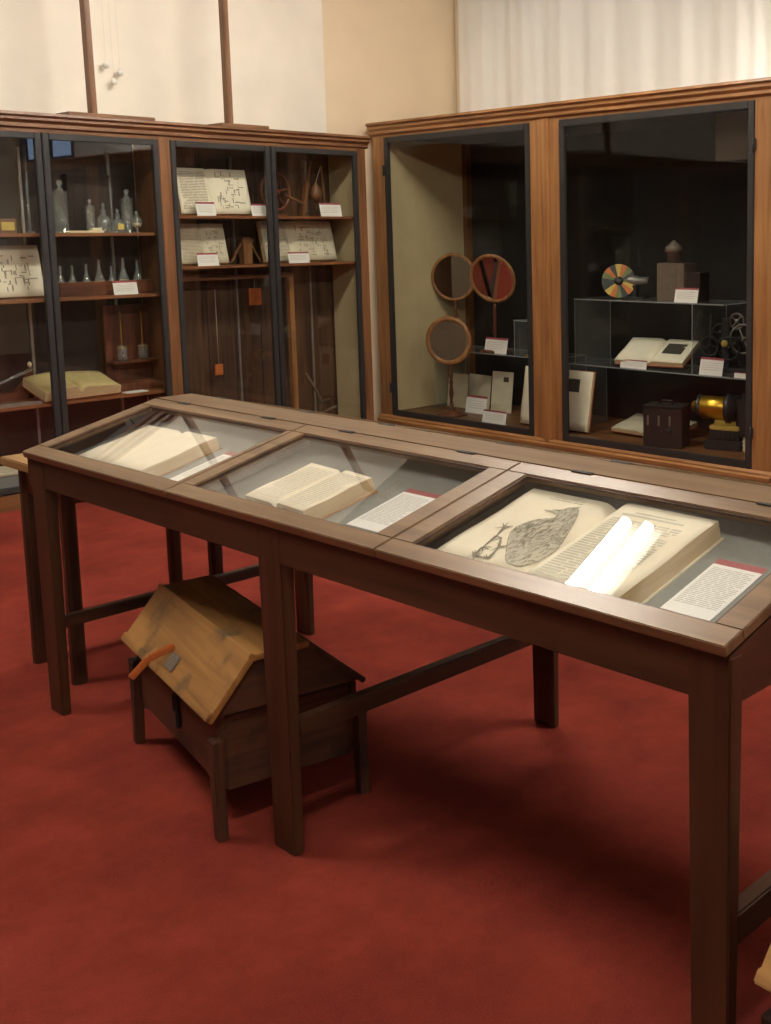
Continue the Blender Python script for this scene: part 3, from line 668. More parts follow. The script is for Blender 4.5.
# ------------------------------------------------------------------ left cabinet contents
def upright_book(u0, v0, u1, v1, val, zs, split, label, left, right, th=.03, tilt=.25, cover='leather', seed=1, rotz=0, side='L', page='page', lift=0, ink='ink_soft'):
    c, w, zt, zb = spot(u0, v0, u1, v1, side, val); h = (zt-zs-lift)/math.cos(tilt)
    a = at(u0, (v0+v1)/2, 'y' if side == 'L' else 'x', val)
    dirv = Vector((1, 0, 0)) if side == 'L' else Vector((0, -1, 0))
    org = a+dirv*w*split; org.z = zs+.008+lift
    return open_book(label, org, (PI/2-tilt, 0, RZ[side]+rotz), w*split, w*(1-split), h, th, th, .08, cover, page, left=left, right=right, seed=seed, ink=ink)
upright_book(178, 171, 249, 208, 6.80, ZBs[0], .45, 'open book of small figure drawings on the upper shelf behind two doors', 'text', 'sketch', seed=2, lift=.0)
upright_book(178, 226, 226, 259, 6.80, ZBs[1], .5, 'faded open book at the left end of the lower right shelf', 'text', 'sketch', seed=4, page='page_grey')
upright_book(263, 223, 334, 259, 6.82, ZBs[1], .36, 'wide open book with machine drawings behind the dark door frame', 'text', 'sketch', seed=6, page='page_grey')
upright_book(-22, 248, 43, 301, 6.80, ZA[1], .12, 'large illustrated plate book at the left edge of the photo', None, 'sketch', seed=8, th=.02)
# yellowed open book lying on the low shelf
p = at(74, 385, 'y', 6.76)
open_book('yellowed open book with red-brown cover lying on the lowest left shelf', (p.x, 6.68, ZA[2]+.008), (math.radians(16), 0, math.radians(4)), .22, .26, .27, .075, .065, .30, 'redleather', 'page_yellow', left=None, right=None)
# glassware
def vessel(kind, x, y, z, s, label, group, name='glass_bottle', cat='bottle', zs=1.0):
    SM = Matrix.Diagonal((s, s, s*zs, 1))
    t = thing(name, label, cat, (x, y, z), 0, group); bm = bm_new()
    if kind == 'bottle': lathe(bm, [(.9, 0), (1, .08), (1, 1.7), (.8, 2.1), (.35, 2.4), (.35, 2.8), (.5, 2.85), (.5, 3)], 20, SM); top = 3
    elif kind == 'flask': lathe(bm, [(1, 0), (1.1, .15), (.9, .8), (.3, 1.9), (.28, 2.9), (.4, 3.0)], 20, SM); top = 3
    elif kind == 'cyl': lathe(bm, [(.7, 0), (.7, .1), (.6, .2), (.6, 3.6), (.75, 3.7)], 20, SM); top = 3.7
    elif kind == 'globe': lathe(bm, [(.5, 0), (.55, .1), (.2, .3), (.3, .6), (.85, 1.2), (1, 1.8), (.8, 2.5), (.3, 2.9), (.3, 3.6), (.4, 3.7)], 20, SM); top = 3.7
    obj('vessel_body', bm, 'vessel', t)
    if kind in ('bottle', 'cyl'):
        bm = bm_new(); lathe(bm, [(.3, top), (.32, top+.15), (.12, top+.35), (.3, top+.7), (.2, top+.95), (.02, top+1.0)], 16, SM); obj('stopper', bm, 'vessel', t)
    if kind == 'flask' or kind == 'globe':
        bm = bm_new(); lathe(bm, [(.1, .18 if kind == 'flask' else 1.0), (.9 if kind == 'flask' else .7, .2 if kind == 'flask' else 1.15), (.8, .6 if kind == 'flask' else 1.7), (.02, .62 if kind == 'flask' else 1.72)], 16, SM); obj('contents', bm, 'ivory', t)
    return t
GB = 'glass bottles on the top left shelf'
def gx(u, v, y): return at(u, v, 'y', y).x
for u, y, k, s, lb in ((62, 6.84, 'cyl', .068, 'tall silvery glass vessel beside the left door frame'),
                       (91, 6.80, 'cyl', .044, 'cylindrical stoppered bottle left in the row of glassware'),
                       (104, 6.80, 'bottle', .046, 'squat clear bottle second from the left in the top row'),
                       (118, 6.78, 'bottle', .037, 'clear bottle with a yellow paper label'),
                       (128, 6.84, 'cyl', .058, 'tall stoppered cylinder behind the yellow-labelled bottle'),
                       (137, 6.78, 'globe', .036, 'small pale goblet vessel at the right of the top row')):
    t = vessel(k, gx(u, 226, y), y, ZA[0], s, lb, GB)
    if 'yellow paper' in lb: bm = bm_new(); box(bm, -.02, .02, -.0395, -.0355, .02, .055); obj('paper_label', bm, 'yellow', t)
for u, v0, lb in ((110, 152, 'long thin glass tube standing upright among the top bottles'), (150, 165, 'wide tall glass tube at the right end of the top left shelf'), (27, 142, 'thin glass tube standing on the top shelf behind the leftmost door')):
    y = 6.9; x = gx(u, 190, y); zt = at(u, v0, 'y', y).z; t = thing('glass_tube', lb, 'tube', (x, y, ZA[0]), 0, 'tall upright glass tubes')
    r = .026 if 'wide' in lb else .009
    bm = bm_new(); tube(bm, [(0, 0, .012), (0, 0, min(zt, 2.1)-ZA[0])], r, 14); obj('tube_wall', bm, 'vessel', t)
    bm = bm_new(); lathe(bm, [(.03, 0), (.03, .006), (.012, .014)], 16); obj('tube_foot', bm, 'vessel', t)
# flat white dish with loose bits
xa, xb = gx(66, 226, 6.72), gx(100, 226, 6.72)
t = thing('glass_tray', 'shallow white tray with small parts in front of the bottles', 'tray', ((xa+xb)/2, 6.70, ZA[0])); bm = bm_new(); w = (xb-xa)/2
box(bm, -w, w, -.03, .03, 0, .005, bev=.002); box(bm, -w, w, -.03, -.026, .005, .014); box(bm, -w, w, .026, .03, .005, .014); box(bm, w-.07, w-.005, -.024, .024, .005, .03, bev=.006); obj('tray_body', bm, 'ivory', t)
# wooden backboard box behind the bottles
xa, xb = gx(66, 200, 6.94), gx(112, 200, 6.94)
t = thing('wooden_case', 'tall plain brown wooden case behind the top row of bottles', 'case', ((xa+xb)/2, 6.94, ZA[0])); w = (xb-xa)/2
bm = bm_new(); box(bm, -w, w, -.03, .035, 0, .34, bev=.004); obj('case_body', bm, 'back_board', t); bm = bm_new(); box(bm, -w-.004, w+.004, -.036, .04, .34, .36, bev=.003); box(bm, -w+.03, w-.03, -.034, -.03, .03, .31, bev=.001); obj('case_lid', bm, 'back_board', t)
# little framed box at the left
x = gx(6, 220, 6.76); t = thing('framed_box', 'small yellow-faced wooden box on the top shelf at the left edge', 'box', (x, 6.76, ZA[0]))
bm = bm_new(); box(bm, -.05, .05, -.02, .02, 0, .085, bev=.004); obj('box_body', bm, 'cab_x', t); bm = bm_new(); box(bm, -.036, .036, -.024, -.0195, .018, .066, bev=.001); obj('box_window', bm, 'yellow', t)
# rack of flasks on the middle shelf
xa, xb = gx(58, 290, 6.80), gx(151, 288, 6.80); w = (xb-xa)/2
t = thing('flask_rack', 'low brown wooden rack holding the row of small flasks', 'rack', ((xa+xb)/2, 6.82, ZA[1]))
bm = bm_new(); box(bm, -w, w, -.05, -.036, 0, .085, bev=.003); box(bm, -w, w, .036, .05, 0, .085, bev=.003); box(bm, -w, -w+.014, -.036, .036, 0, .085); box(bm, w-.014, w, -.036, .036, 0, .085); obj('rack_frame', bm, 'red_x', t)
bm = bm_new(); box(bm, -w+.014, w-.014, -.036, .036, .045, .052); obj('rack_board', bm, 'red_x', t)
for i, u in enumerate((61, 73, 87, 100, 112, 124, 138)):
    vessel('flask', gx(u, 284, 6.82), 6.82, ZA[1]+.0525, (.026, .026, .027, .032, .024, .034, .030)[i], ('first and leftmost small flask standing in the brown rack', 'second flask from the left in the brown rack', 'third flask from the left, yellowish at the bottom, in the rack', 'middle flask of the rack, wide with a pale filling', 'flask with thin neck right of the middle one in the rack', 'largest flask in the rack, above the label card', 'rightmost flask in the rack with an amber filling')[i], 'small flasks in the wooden rack', 'glass_flask', 'flask', 1.7)
# red-brown instrument box with jars on the low shelf
xa, xb = gx(110, 350, 6.86), gx(156, 350, 6.86); w = (xb-xa)/2; ztp = at(130, 305, 'y', 6.86).z-ZA[2]
t = thing('instrument_stand', 'reddish wooden instrument stand with small jars on the lowest left shelf', 'instrument', ((xa+xb)/2, 6.88, ZA[2]))
bm = bm_new(); box(bm, -w, w, .04, .06, 0, ztp, bev=.003); box(bm, -w, w, -.09, .06, 0, .05, bev=.004); obj('backboard', bm, 'red_z', t)
bm = bm_new(); box(bm, -w, w, -.06, .04, .17, .185, bev=.003); obj('ledge', bm, 'red_x', t)
for s in (-.45, .45):
    bm = bm_new(); tube(bm, [(s*w, -.01, .185), (s*w, -.01, ztp-.04)], .004); obj('brass_rod', bm, 'brass', t)
    bm = bm_new(); lathe(bm, [(.03, .185), (.03, .27), (.024, .28), (.024, .285)], 18, Matrix.Translation((s*w, -.01, 0))); obj('jar', bm, 'vessel', t)
    bm = bm_new(); torus(bm, .03, .003, Matrix.Translation((s*w, -.01, .272))@Matrix.Rotation(PI/2, 4, 'X'), 20, 6); obj('jar_rim', bm, 'brass', t)
# boat-shaped stand and curved knife at left edge
x = gx(14, 385, 6.8); t = thing('cradle_stand', 'dark red wooden cradle stand at the left edge of the lowest shelf', 'stand', (x, 6.962, ZA[2]))
bm = bm_new(); prism(bm, [(-.22, .09), (-.14, .05), (.06, .05), (.13, .12), (.16, .19), (.175, .19), (.165, .08), (.12, 0), (-.2, 0)], 'y', -.028, .018); obj('cradle', bm, 'red_x', t)
bm = bm_new(); lathe(bm, [(.004, .19), (.012, .2), (.012, .215), (.003, .225)], 12, Matrix.Translation((.165, 0, 0))); obj('knob', bm, 'ivory', t)
t2 = thing('glass_rod', 'pale rod leaning across the dark red cradle stand', 'rod', (x, 6.78, ZA[2]+.1)); bm = bm_new(); tube(bm, [(-.25, 0, -.02), (-.05, 0, .045), (.1, 0, .10)], .009, 10); obj('rod_body', bm, 'vessel', t2)
t2 = thing('curved_blade', 'long pale curved strip lying at the front of the lowest shelf', 'strip', (x, 6.70, ZA[2])); bm = bm_new(); prism(bm, [(-.3, 0), (.14, .0), (.16, .012), (.0, .022), (-.3, .018)], 'y', -.012, .012); obj('blade_body', bm, 'rod', t2)
# grey box at the very bottom
x = gx(15, 486, 6.75); t = thing('storage_box', 'grey flat box at the bottom of the left cabinet', 'box', (x, 6.78, .12)); bm = bm_new(); box(bm, -.26, .16, -.1, .12, 0, .075, bev=.005); obj('box_body', bm, 'felt', t); bm = bm_new(); box(bm, -.264, .164, -.104, .124, .075, .095, bev=.004); obj('box_lid', bm, 'page_grey', t)
# wheel instrument
x = gx(276, 195, 6.85); r = .142; t = thing('wheel_instrument', 'reddish wooden spoked wheel on the upper shelf right of the door frame', 'instrument', (x, 6.86, ZBs[0]), math.radians(8))
c0 = Matrix.Translation((0, 0, r+.03))
bm = bm_new(); torus(bm, r-.012, .012, c0, 36, 8); obj('rim', bm, 'red_z', t)
for k in range(6):
    bm = bm_new(); a = k*PI/3+.2; beam(bm, (.0, 0, r+.03), ((r-.015)*math.cos(a), 0, r+.03+(r-.015)*math.sin(a)), .012, .014); obj('spoke', bm, 'red_z', t)
bm = bm_new(); lathe(bm, [(.02, -.03), (.026, -.02), (.026, .02), (.02, .03)], 16, c0@Matrix.Rotation(PI/2, 4, 'X')); obj('hub', bm, 'red_z', t)
bm = bm_new(); box(bm, -.07, .07, -.04, .04, 0, .02, bev=.003); obj('base', bm, 'red_x', t)
# branch-like prop and plummet frame
x = gx(309, 190, 6.84); t = thing('wooden_easel', 'pale forked wooden stand between the wheel and the rightmost label', 'stand', (x, 6.86, ZBs[0]))
bm = bm_new(); beam(bm, (-.05, 0, 0), (.0, 0, .25), .035, .03); beam(bm, (0, 0, .24), (.035, 0, .40), .02, .02); obj('upright', bm, 'cab_z', t)
bm = bm_new(); beam(bm, (-.04, 0, .10), (-.16, 0, .14), .02, .018); beam(bm, (-.15, 0, .14), (-.19, 0, .155), .012, .01); obj('side_arm', bm, 'cab_x', t)
x = gx(325, 190, 6.8); t = thing('hanging_plummet', 'slim stand with a rounded weight at the right of the upper shelf', 'instrument', (x, 6.84, ZBs[0]))
bm = bm_new(); beam(bm, (.03, 0, 0), (.0, 0, .37), .014, .014); obj('stand_rod', bm, 'cab_z', t)
bm = bm_new(); lathe(bm, [(.005, .1), (.03, .12), (.04, .16), (.034, .2), (.012, .23), (.004, .25)], 18, Matrix.Translation((-.05, 0, 0))); obj('weight', bm, 'cab_z', t)
bm = bm_new(); tube(bm, [(-.05, 0, .245), (.0, 0, .365)], .002, 6); obj('string', bm, 'page_grey', t)
bm = bm_new(); box(bm, -.06, .06, -.03, .03, 0, .012, bev=.002); obj('base', bm, 'cab_x', t)
# small trestle model
x = gx(246, 255, 6.84); t = thing('trestle_model', 'small wooden trestle model between the two books on the lower shelf', 'model', (x, 6.84, ZBs[1])); 
bm = bm_new(); box(bm, -.035, .035, -.03, .03, 0, .15, bev=.003); obj('tower', bm, 'cab_z', t)
bm = bm_new(); box(bm, -.045, .045, -.035, .035, .15, .17, bev=.003); box(bm, -.03, .03, -.02, .02, .17, .185, bev=.002); obj('cap', bm, 'cab_x', t)
for s in (-1, 1): bm = bm_new(); beam(bm, (s*.12, 0, .008), (s*.03, 0, .15), .016, .014); obj('strut', bm, 'cab_z', t)
# large wooden frame standing behind the doors of the right-hand bay
t = thing('wooden_gallows_frame', 'single wooden post with long crossbar standing in the left cabinet', 'frame', (4.3, 6.84, .12))
bm = bm_new(); box(bm, -.44, .42, -.02, .02, 1.145, 1.175, bev=.003); obj('crossbar', bm, 'cab_x', t)
bm = bm_new(); box(bm, .375, .415, -.02, .02, .0, 1.145, bev=.003); obj('post', bm, 'oak_z', t)
bm = bm_new(); box(bm, .30, .49, -.09, .09, .0, .025, bev=.003); obj('foot', bm, 'cab_x', t)
for (u0, v0, u1, v1, lb) in ((249, 288, 261, 305, 'larger orange tag hanging below the crossbar in the right bay'), (215, 364, 223, 375, 'smaller orange tag low on the brown planks')):
    c, w, zt, zb = spot(u0, v0, u1, v1, 'L', 6.90); t = thing('orange_tag', lb, 'tag', (c.x, 6.90, zb), 0, 'orange tags hanging in the left cabinet'); w /= 2
    bm = bm_new(); box(bm, -w, w, -.006, .006, 0, zt-zb, bev=.003); obj('tag_body', bm, 'orange', t)
    ztop = 1.265 if zt > 1 else 1.2
    bm = bm_new(); tube(bm, [(0, 0, zt-zb), (0, .0, ztop-zb)], .0015, 6); obj('tag_string', bm, 'page_grey', t)
# rusty metal bracket
x = gx(322, 405, 6.84); z0 = at(322, 412, 'y', 6.84).z; t = thing('iron_bracket', 'rusty bent iron bracket low in the right bay beside the cream side', 'bracket', (x, 6.84, .12))
bm = bm_new(); h0 = z0-.12; tube(bm, [(-.0, 0, 0), (0, 0, h0)], .008); tube(bm, [(-.13, 0, h0+.30), (-.05, 0, h0+.17), (.0, 0, h0+.08), (-.03, 0, h0), (.0, 0, h0-.01), (.13, 0, h0+.03)], .010); tube(bm, [(0, 0, h0+.08), (.07, 0, h0+.09)], .006); obj('bent_arm', bm, 'rust', t)
bm = bm_new(); box(bm, -.07, .07, -.05, .05, 0, .015, bev=.003); obj('foot', bm, 'rust', t)
# ------------------------------------------------------------------ right cabinet contents
ZF = .165
# acrylic risers
def riser(name, x0, x1, y0, y1, z0, z1, label, inset=0, group='clear acrylic risers in the right cabinet'):
    t = thing(name, label, 'riser', ((x0+x1)/2, (y0+y1)/2, z0), 0, group)
    bm = bm_new(); box(bm, x0, x1, y0, y1, z1-.008, z1)
    o = obj('top_sheet', bm, ['acrylic', 'acryl_edge'], t, wrld=True)
    for f in o.data.polygons:
        if abs(f.normal.z) < .5: f.material_index = 1
    for y in (y0+inset, y1-.006):
        bm = bm_new(); box(bm, x0+.004, x1-.004, y, y+.006, z0, z1-.008); o = obj('side_sheet', bm, ['acrylic', 'acryl_edge'], t, wrld=True)
        for f in o.data.polygons:
            if abs(f.normal.y) < .5: f.material_index = 1
    return t
ZT2, ZT1 = .645, 1.10
riser('acrylic_riser', 5.88, 6.30, 3.62, 5.24, ZF, ZT2, 'wide clear riser carrying the open picture book behind the right door')
riser('acrylic_riser', 5.90, 6.30, 3.95, 5.20, ZT2, ZT1, 'upper clear riser carrying the coloured disc behind the right door', .24)
riser('acrylic_riser', 6.0, 6.38, 5.50, 6.80, ZF, ZT2, 'clear riser under the middle mirror behind the left door')
ya, yb = at(513, 300, 'x', 5.95).y, at(532, 300, 'x', 5.95).y-.1
riser('acrylic_riser', 5.95, 6.2, yb, ya, ZT2, .92, 'small clear box standing beside the middle mirror')
# mirrors
def mirror(u, v, x, rad, zs, label, tilt, turn, wide, base_r=.09, tall=False):
    c = at(u, v, 'x', x); t = thing('round_mirror', label, 'mirror', (x, c.y, zs), -PI/2, 'round mirrors on turned wooden stands')
    H = c.z-zs; rad *= 1.0; R_ = Matrix.Translation((0, -.015, H))@Matrix.Rotation(turn, 4, 'Z')@Matrix.Rotation(tilt, 4, 'X')
    bm = bm_new(); torus(bm, rad-wide/2, wide/2, R_, 48, 12, .7); fr = obj('mirror_frame', bm, 'oak_z', t)
    bm = bm_new(); lathe(bm, [(rad-wide*.7, -.004), (rad-wide*.7, .004)], 48, R_@Matrix.Rotation(PI/2, 4, 'X'))
    for f in bm.faces: f.smooth = False
    obj('mirror_glass', bm, 'mirror', t)
    ps = [(base_r, 0), (base_r*1.02, .008), (base_r*.9, .018), (base_r*.35, .03), (.02, .045), (.013, .06), (.018, .08), (.012, .095)]
    h = H-rad
    bm = bm_new(); lathe(bm, ps, 28); obj('stand_base', bm, 'red_x', t)
    bm = bm_new(); lathe(bm, [(.012, .09), (.011, .12), (.019, .3*h+.05), (.012, .55*h+.02), (.016, .6*h+.02), (.011, .66*h+.02), (.017, .8*h), (.010, .86*h), (.015, .93*h), (.010, h)], 18); obj('stand_post', bm, 'red_z', t)
mirror(455, 277, 6.18, .193, ZT2, 'rearmost round mirror at the upper left, reflecting the room', .0, .48, .026, .1)
mirror(494, 278.5, 6.13, .196, ZT2, 'round mirror standing on the clear riser, reflecting red carpet', .25, .33, .028, .12)
mirror(450, 340.5, 5.83, .19, ZF, 'lowest round mirror with the widest frame on a long turned stem', -.02, .46, .04, .12)
# label cards in the right cabinet
card(484, 338, 506, 351, 'R', 6.04, ZT2, 'label card leaning on the stand of the carpet-reflecting mirror', GR)
card(465, 396, 485, 411, 'R', 5.99, ZF, 'label card standing in front of the pale documents', GR)
card(482, 411, 505, 425, 'R', 5.74, ZF, 'front label card standing at the foot of the left door', GR)
card(674, 288, 697, 303, 'R', 5.93, ZT1, 'label card in front of the dark lantern on the top riser', GR)
card(620, 360, 646, 371, 'R', 5.9, ZT2, 'label card lying left below the open picture book', GR)
card(699, 358, 722, 378, 'R', 5.9, ZT2, 'label card right of the open picture book', GR)
card(734, 373, 750, 381, 'R', 5.9, ZT2, 'label card half cut off by the right door frame', GR)
# documents behind the mirrors
def panel(u0, v0, u1, v1, x, zs, label, skew=0, sk=7, pic=None):
    c, w, zt, zb = spot(u0, v0, u1, v1, 'R', x); t = thing('document_sheet', label, 'document', (x, c.y, zs), -PI/2+skew, 'pale documents standing in the right cabinet')
    w /= 2; h = zt-zs; mt = Matrix.Rotation(-.12, 4, 'X')
    bm = bm_new(); box(bm, -w, w, -.002, .002, 0, h, 0, 0, mt); obj('paper', bm, 'page_grey', t)
    bm = bm_new(); r_ = random.Random(sk)
    for k in range(14): z = h*(.85-.055*k); box(bm, -w*.8, w*r_.uniform(.4, .8), -.0028, -.002, z, z+.003, 0, 0, mt)
    obj('printed_text', bm, 'ink_pale', t)
    if pic: bm = bm_new(); box(bm, w*pic[0], w*pic[1], -.0032, -.002, h*pic[2], h*pic[3], 0, 0, mt); obj('small_picture', bm, 'ink_dark', t)
panel(447, 374, 466, 407, 6.12, ZF, 'pale narrow document left of the three behind the mirrors', 0, 3)
panel(466, 375, 490, 407, 6.20, ZF, 'pale document in the middle behind the mirrors', -.1, 4)
panel(491, 372, 510, 405, 6.15, ZF, 'document with a small dark picture right of the others', .08, 5, (.1, .6, .75, .87))
# folio leaning behind the middle stile
c, w, zt, zb = spot(522, 368, 592, 430, 'R', 5.86)
t = open_book('tall pale folio standing behind the central wooden stile', (5.84, c.y, ZF+.012), (PI/2-.18, 0, -PI/2), w*.48, w*.48, .42, .02, .02, .05, 'redleather', 'page', left=None, right='plate', seed=3, plate=(.34, .66, .64, .86))
# open picture book on the riser
p = at(658, 352, 'x', 6.05)
open_book('open book with a dark picture plate lying on the lower clear riser', (5.95, p.y+.0, ZT2+.02), (math.radians(25), 0, -PI/2+math.radians(10)), .26, .25, .30, .035, .032, .12, 'redleather', 'page', left=None, right='plate')
# bottom open book behind the camera box
p = at(655, 430, 'x', 6.1)
open_book('open book lying on the cabinet floor behind the black box camera', (5.95, p.y, ZF+.015), (math.radians(14), 0, -PI/2-math.radians(4)), .28, .27, .28, .028, .03, .15, 'redleather', 'page_grey', left=None, right=None)
# box camera
c, w, zt, zb = spot(641, 402, 681, 449, 'R', 5.76)
t = thing('box_camera', 'black leather box camera standing on the cabinet floor', 'camera', (5.83, c.y, ZF), -PI/2+math.radians(18)); w = .135; h = .265
bm = bm_new(); box(bm, -w, w*.95, -.09, .09, 0, h, bev=.006); obj('camera_body', bm, 'darkleather', t)
bm = bm_new(); box(bm, -w-.003, w*.97, -.093, .093, h, h+.01, bev=.003); obj('top_edge', bm, 'iron', t)
bm = bm_new(); tube(bm, [(-.05, 0, h+.012), (-.04, 0, h+.035), (.03, 0, h+.035), (.04, 0, h+.012)], .006); obj('carrying_handle', bm, 'darkleather', t)
for s in (-.75, -.2, .35):
    bm = bm_new(); box(bm, w*s-.006, w*s+.006, -.096, -.088, h*.55, h*.8, bev=.002); obj('clasp', bm, 'rod', t)
bm = bm_new(); lathe(bm, [(.02, 0), (.02, .012), (.012, .014)], 20, Matrix.Translation((w*.3, -.088, h*.45))@Matrix.Rotation(PI/2, 4, 'X')); obj('lens_ring', bm, 'iron', t)
# brass lens apparatus
t = thing('brass_projector', 'brass barrel instrument on a black stand in the bottom right corner', 'instrument', (5.98, at(716, 440, 'x', 5.98).y, ZF), -PI/2+.25)
t.scale = (1.25,)*3
zc = at(712, 407, 'x', 5.98).z-ZF; zc /= 1.25
def hl(bm, prof, z, x=0, y=0, mi=0): lathe(bm, prof, 28, Matrix.Translation((x, y, z))@Matrix.Rotation(PI/2, 4, 'Y'), mi)
bm = bm_new(); hl(bm, [(.02, -.13), (.028, -.125), (.03, -.10), (.055, -.095), (.06, -.09), (.06, .06), (.055, .065)], zc); obj('brass_barrel', bm, 'brass', t)
bm = bm_new(); hl(bm, [(.061, -.095), (.064, -.092), (.064, -.078), (.061, -.075)], zc); obj('barrel_ring', bm, 'iron', t)
bm = bm_new(); hl(bm, [(.075, .06), (.08, .065), (.08, .09), (.07, .095), (.07, .12)], zc); obj('lens_hood', bm, 'iron', t)
bm = bm_new(); box(bm, .12, .23, -.07, .07, zc-.16, zc+.085, bev=.03); obj('lamp_house', bm, 'iron', t)
bm = bm_new(); box(bm, -.02, .14, -.05, .05, .1, .125, bev=.005); box(bm, .0, .12, -.03, .03, .125, zc-.06, bev=.004); obj('brass_plate', bm, 'yellow', t)
bm = bm_new(); box(bm, -.04, .16, -.07, .07, 0, .05, bev=.006); box(bm, -.02, .14, -.05, .05, .05, .1, bev=.005)
for k in range(6): box(bm, -.02+.026*k, -.01+.026*k, -.055, -.05, .055, .095, bev=.001)
obj('black_stand', bm, 'iron', t)
bm = bm_new(); lathe(bm, [(.03, 0), (.034, .01), (.028, .02), (.034, .03), (.028, .04), (.034, .05), (.028, .06), (.03, .075)], 20, Matrix.Translation((.19, -.04, 0))); obj('ivory_spool', bm, 'ivory', t)
# coloured disc
c = at(617, 281, 'x', 6.05); t = thing('colour_disc', 'painted disc of orange, green and yellow sectors on a grey barrel', 'instrument', (6.08, c.y, ZT1), -PI/2+math.radians(18))
R_ = Matrix.Translation((-.0, -.02, c.z-ZT1))@Matrix.Rotation(math.radians(20), 4, 'Z')@Matrix.Rotation(math.radians(-12), 4, 'X')@Matrix.Rotation(math.radians(-12), 4, 'Y')@Matrix.Rotation(PI/2, 4, 'X')
rd = min(.125, c.z-ZT1-.004)
bm = bm_new(); mats = ['slate', 'orange', 'green', 'yellow']; seq = [0, 2, 1, 3, 0, 1, 2, 0, 0, 3, 1, 2, 0, 1, 3, 2]
ns = len(seq)
for k in range(ns):
    a0, a1 = 2*PI*k/ns, 2*PI*(k+1)/ns; tt = bmesh.new(); vs = []
    pts2 = [(.028, a0), (rd, a0), (rd, (a0+a1)/2), (rd, a1), (.028, a1)]
    A = [tt.verts.new((r_*math.cos(a), r_*math.sin(a), .004)) for r_, a in pts2]; B = [tt.verts.new((r_*math.cos(a), r_*math.sin(a), -.004)) for r_, a in pts2]
    tt.faces.new(A); tt.faces.new(B[::-1])
    for q in range(5): tt.faces.new((A[q], B[q], B[(q+1) % 5], A[(q+1) % 5]))
    merge(bm, tt, seq[k], R_)
obj('painted_disc', bm, mats, t)
bm = bm_new(); lathe(bm, [(.03, -.01), (.03, .01), (.015, .02)], 20, R_); obj('disc_hub', bm, 'iron', t)
zz = c.z-ZT1
bm = bm_new(); lathe(bm, [(.03, .02), (.035, .025), (.035, .12), (.028, .125), (.028, .2)], 20, Matrix.Translation((0, .03, zz))@Matrix.Rotation(PI/2, 4, 'Y')); obj('barrel', bm, 'rod', t)
bm = bm_new(); box(bm, .06, .12, .0, .06, 0, zz-.03, bev=.004); box(bm, .0, .18, -.03, .09, 0, .012, bev=.003); obj('disc_stand', bm, 'iron', t)
# lantern
c, w, zt, zb = spot(662, 263, 689, 300, 'R', 6.12); t = thing('lantern', 'dull brown magic lantern with domed chimney on the top riser', 'lantern', (6.14, c.y, ZT1), -PI/2)
w /= 2; hb = zt-ZT1; zcap = at(672, 240, 'x', 6.12).z-ZT1
bm = bm_new(); box(bm, -w, w, -.08, .08, 0, hb, bev=.004); obj('lantern_body', bm, 'tin', t)
bm = bm_new(); mt = Matrix.Translation((-w*.25, 0, 0)); k = zcap-hb; lathe(bm, [(.045, hb), (.045, hb+.45*k), (.062, hb+.5*k), (.055, hb+.7*k), (.02, hb+.9*k), (.004, hb+k)], 24, mt); obj('chimney', bm, 'tin', t)
bm = bm_new(); box(bm, -w*.7, w*.5, -.084, -.08, .03, hb-.03, bev=.001); obj('lantern_door', bm, 'tin', t)
bm = bm_new(); box(bm, w, w+.11, -.05, .06, 0, hb*.75, bev=.004); obj('side_box', bm, 'darkleather', t)
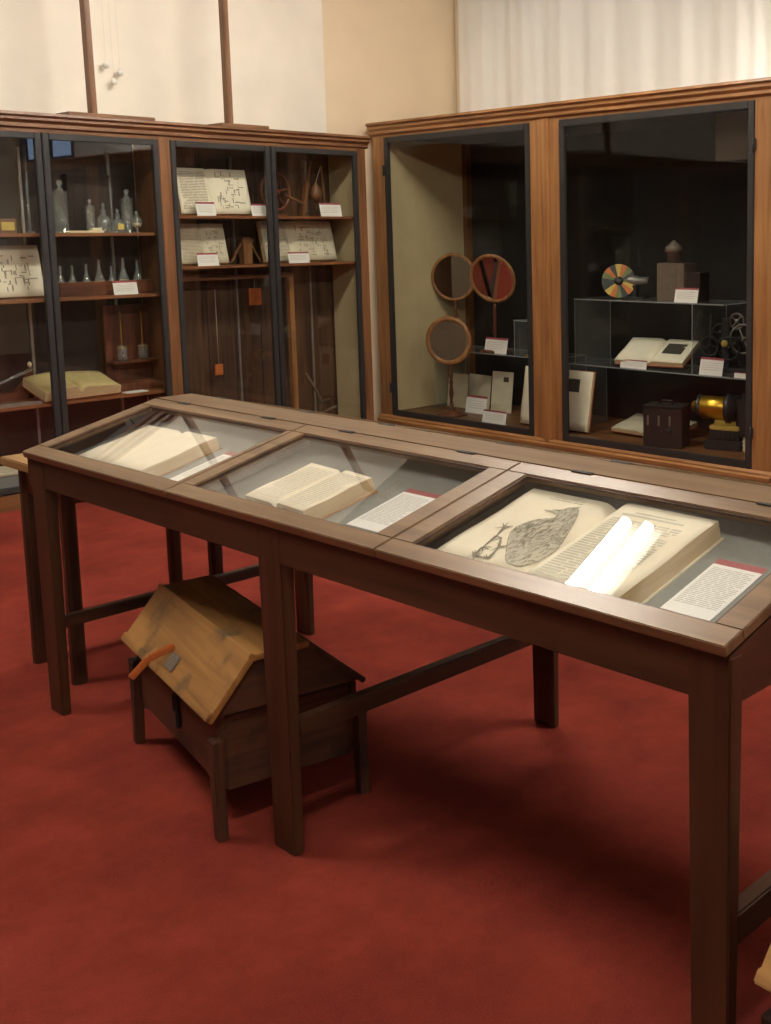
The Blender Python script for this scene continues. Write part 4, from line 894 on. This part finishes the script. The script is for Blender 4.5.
# dark geared machine
c = at(724, 345, 'x', 6.13); t = thing('geared_machine', 'black geared machine with an amber knob right of the picture book', 'machine', (6.15, c.y, ZT2), -PI/2+.5)
t.scale = (1.15, 1.1, 1.25)
bm = bm_new(); box(bm, -.13, .15, -.07, .07, 0, .02, bev=.004); box(bm, -.02, .02, -.02, .02, .02, .28, bev=.004); obj('machine_base', bm, 'iron', t)
rng = random.Random(11)
for k, (x, z, r) in enumerate(((-.09, .13, .05), (.02, .12, .06), (.1, .17, .075), (-.03, .2, .045), (.06, .26, .04))):
    bm = bm_new(); mt = Matrix.Translation((x, -.03+.012*k, z)); torus(bm, r, .006, mt, 28, 6); lathe(bm, [(.012, -.01), (.012, .01)], 12, mt@Matrix.Rotation(PI/2, 4, 'X'))
    for q in range(4): a = q*PI/2+k; beam(bm, (x, -.03+.012*k, z), (x+r*math.cos(a), -.03+.012*k, z+r*math.sin(a)), .006, .008, 0, .001)
    obj('gear_wheel', bm, 'rod' if k in (2, 4) else 'iron', t)
bm = bm_new()
for _ in range(9): beam(bm, (rng.uniform(-.12, .1), rng.uniform(-.05, .05), rng.uniform(.02, .1)), (rng.uniform(-.1, .14), rng.uniform(-.05, .05), rng.uniform(.14, .3)), .01, .01, 0, .001)
obj('linkage', bm, 'iron', t)
bm = bm_new(); lathe(bm, [(.004, 0), (.018, .004), (.02, .014), (.01, .024)], 16, Matrix.Translation((0, -.06, .15))@Matrix.Rotation(PI/2, 4, 'X')); obj('amber_knob', bm, 'yellow', t)
# small instrument in clear box beside the mirror
y = at(528, 335, 'x', 6.05).y; t = thing('brass_pointer', 'thin brass rod with dark head beside the middle mirror', 'instrument', (6.06, y, ZT2), -PI/2)
bm = bm_new(); lathe(bm, [(.03, 0), (.03, .008), (.006, .014), (.005, .2)], 16); obj('rod', bm, 'brass', t)
bm = bm_new(); box(bm, -.02, .03, -.015, .015, .2, .24, bev=.005); obj('head', bm, 'iron', t)
c, w, zt, zb = spot(716, 113, 751, 160, 'R', 6.0)  # solid panel added in place of a reflection patch in the door glass
t = thing('reflection_panel', 'grey-brown panel imitating a reflection in the top right of the right door glass', 'card', (6.0, c.y, zb), -PI/2)
bm = bm_new(); box(bm, -w/2, w/2, -.006, .006, 0, 2.284-zb, bev=.002); obj('reflection_sheet', bm, 'dim_wall', t)
# ------------------------------------------------------------------ world + view
w = bpy.data.worlds.new('world'); bpy.context.scene.world = w; w.use_nodes = True
w.node_tree.nodes['Background'].inputs[0].default_value = (.02, .02, .02, 1)
vs = bpy.context.scene.view_settings
vs.view_transform = 'Standard'; vs.look = 'None'; vs.gamma = 1; vs.use_curve_mapping = False; vs.exposure = 0.0
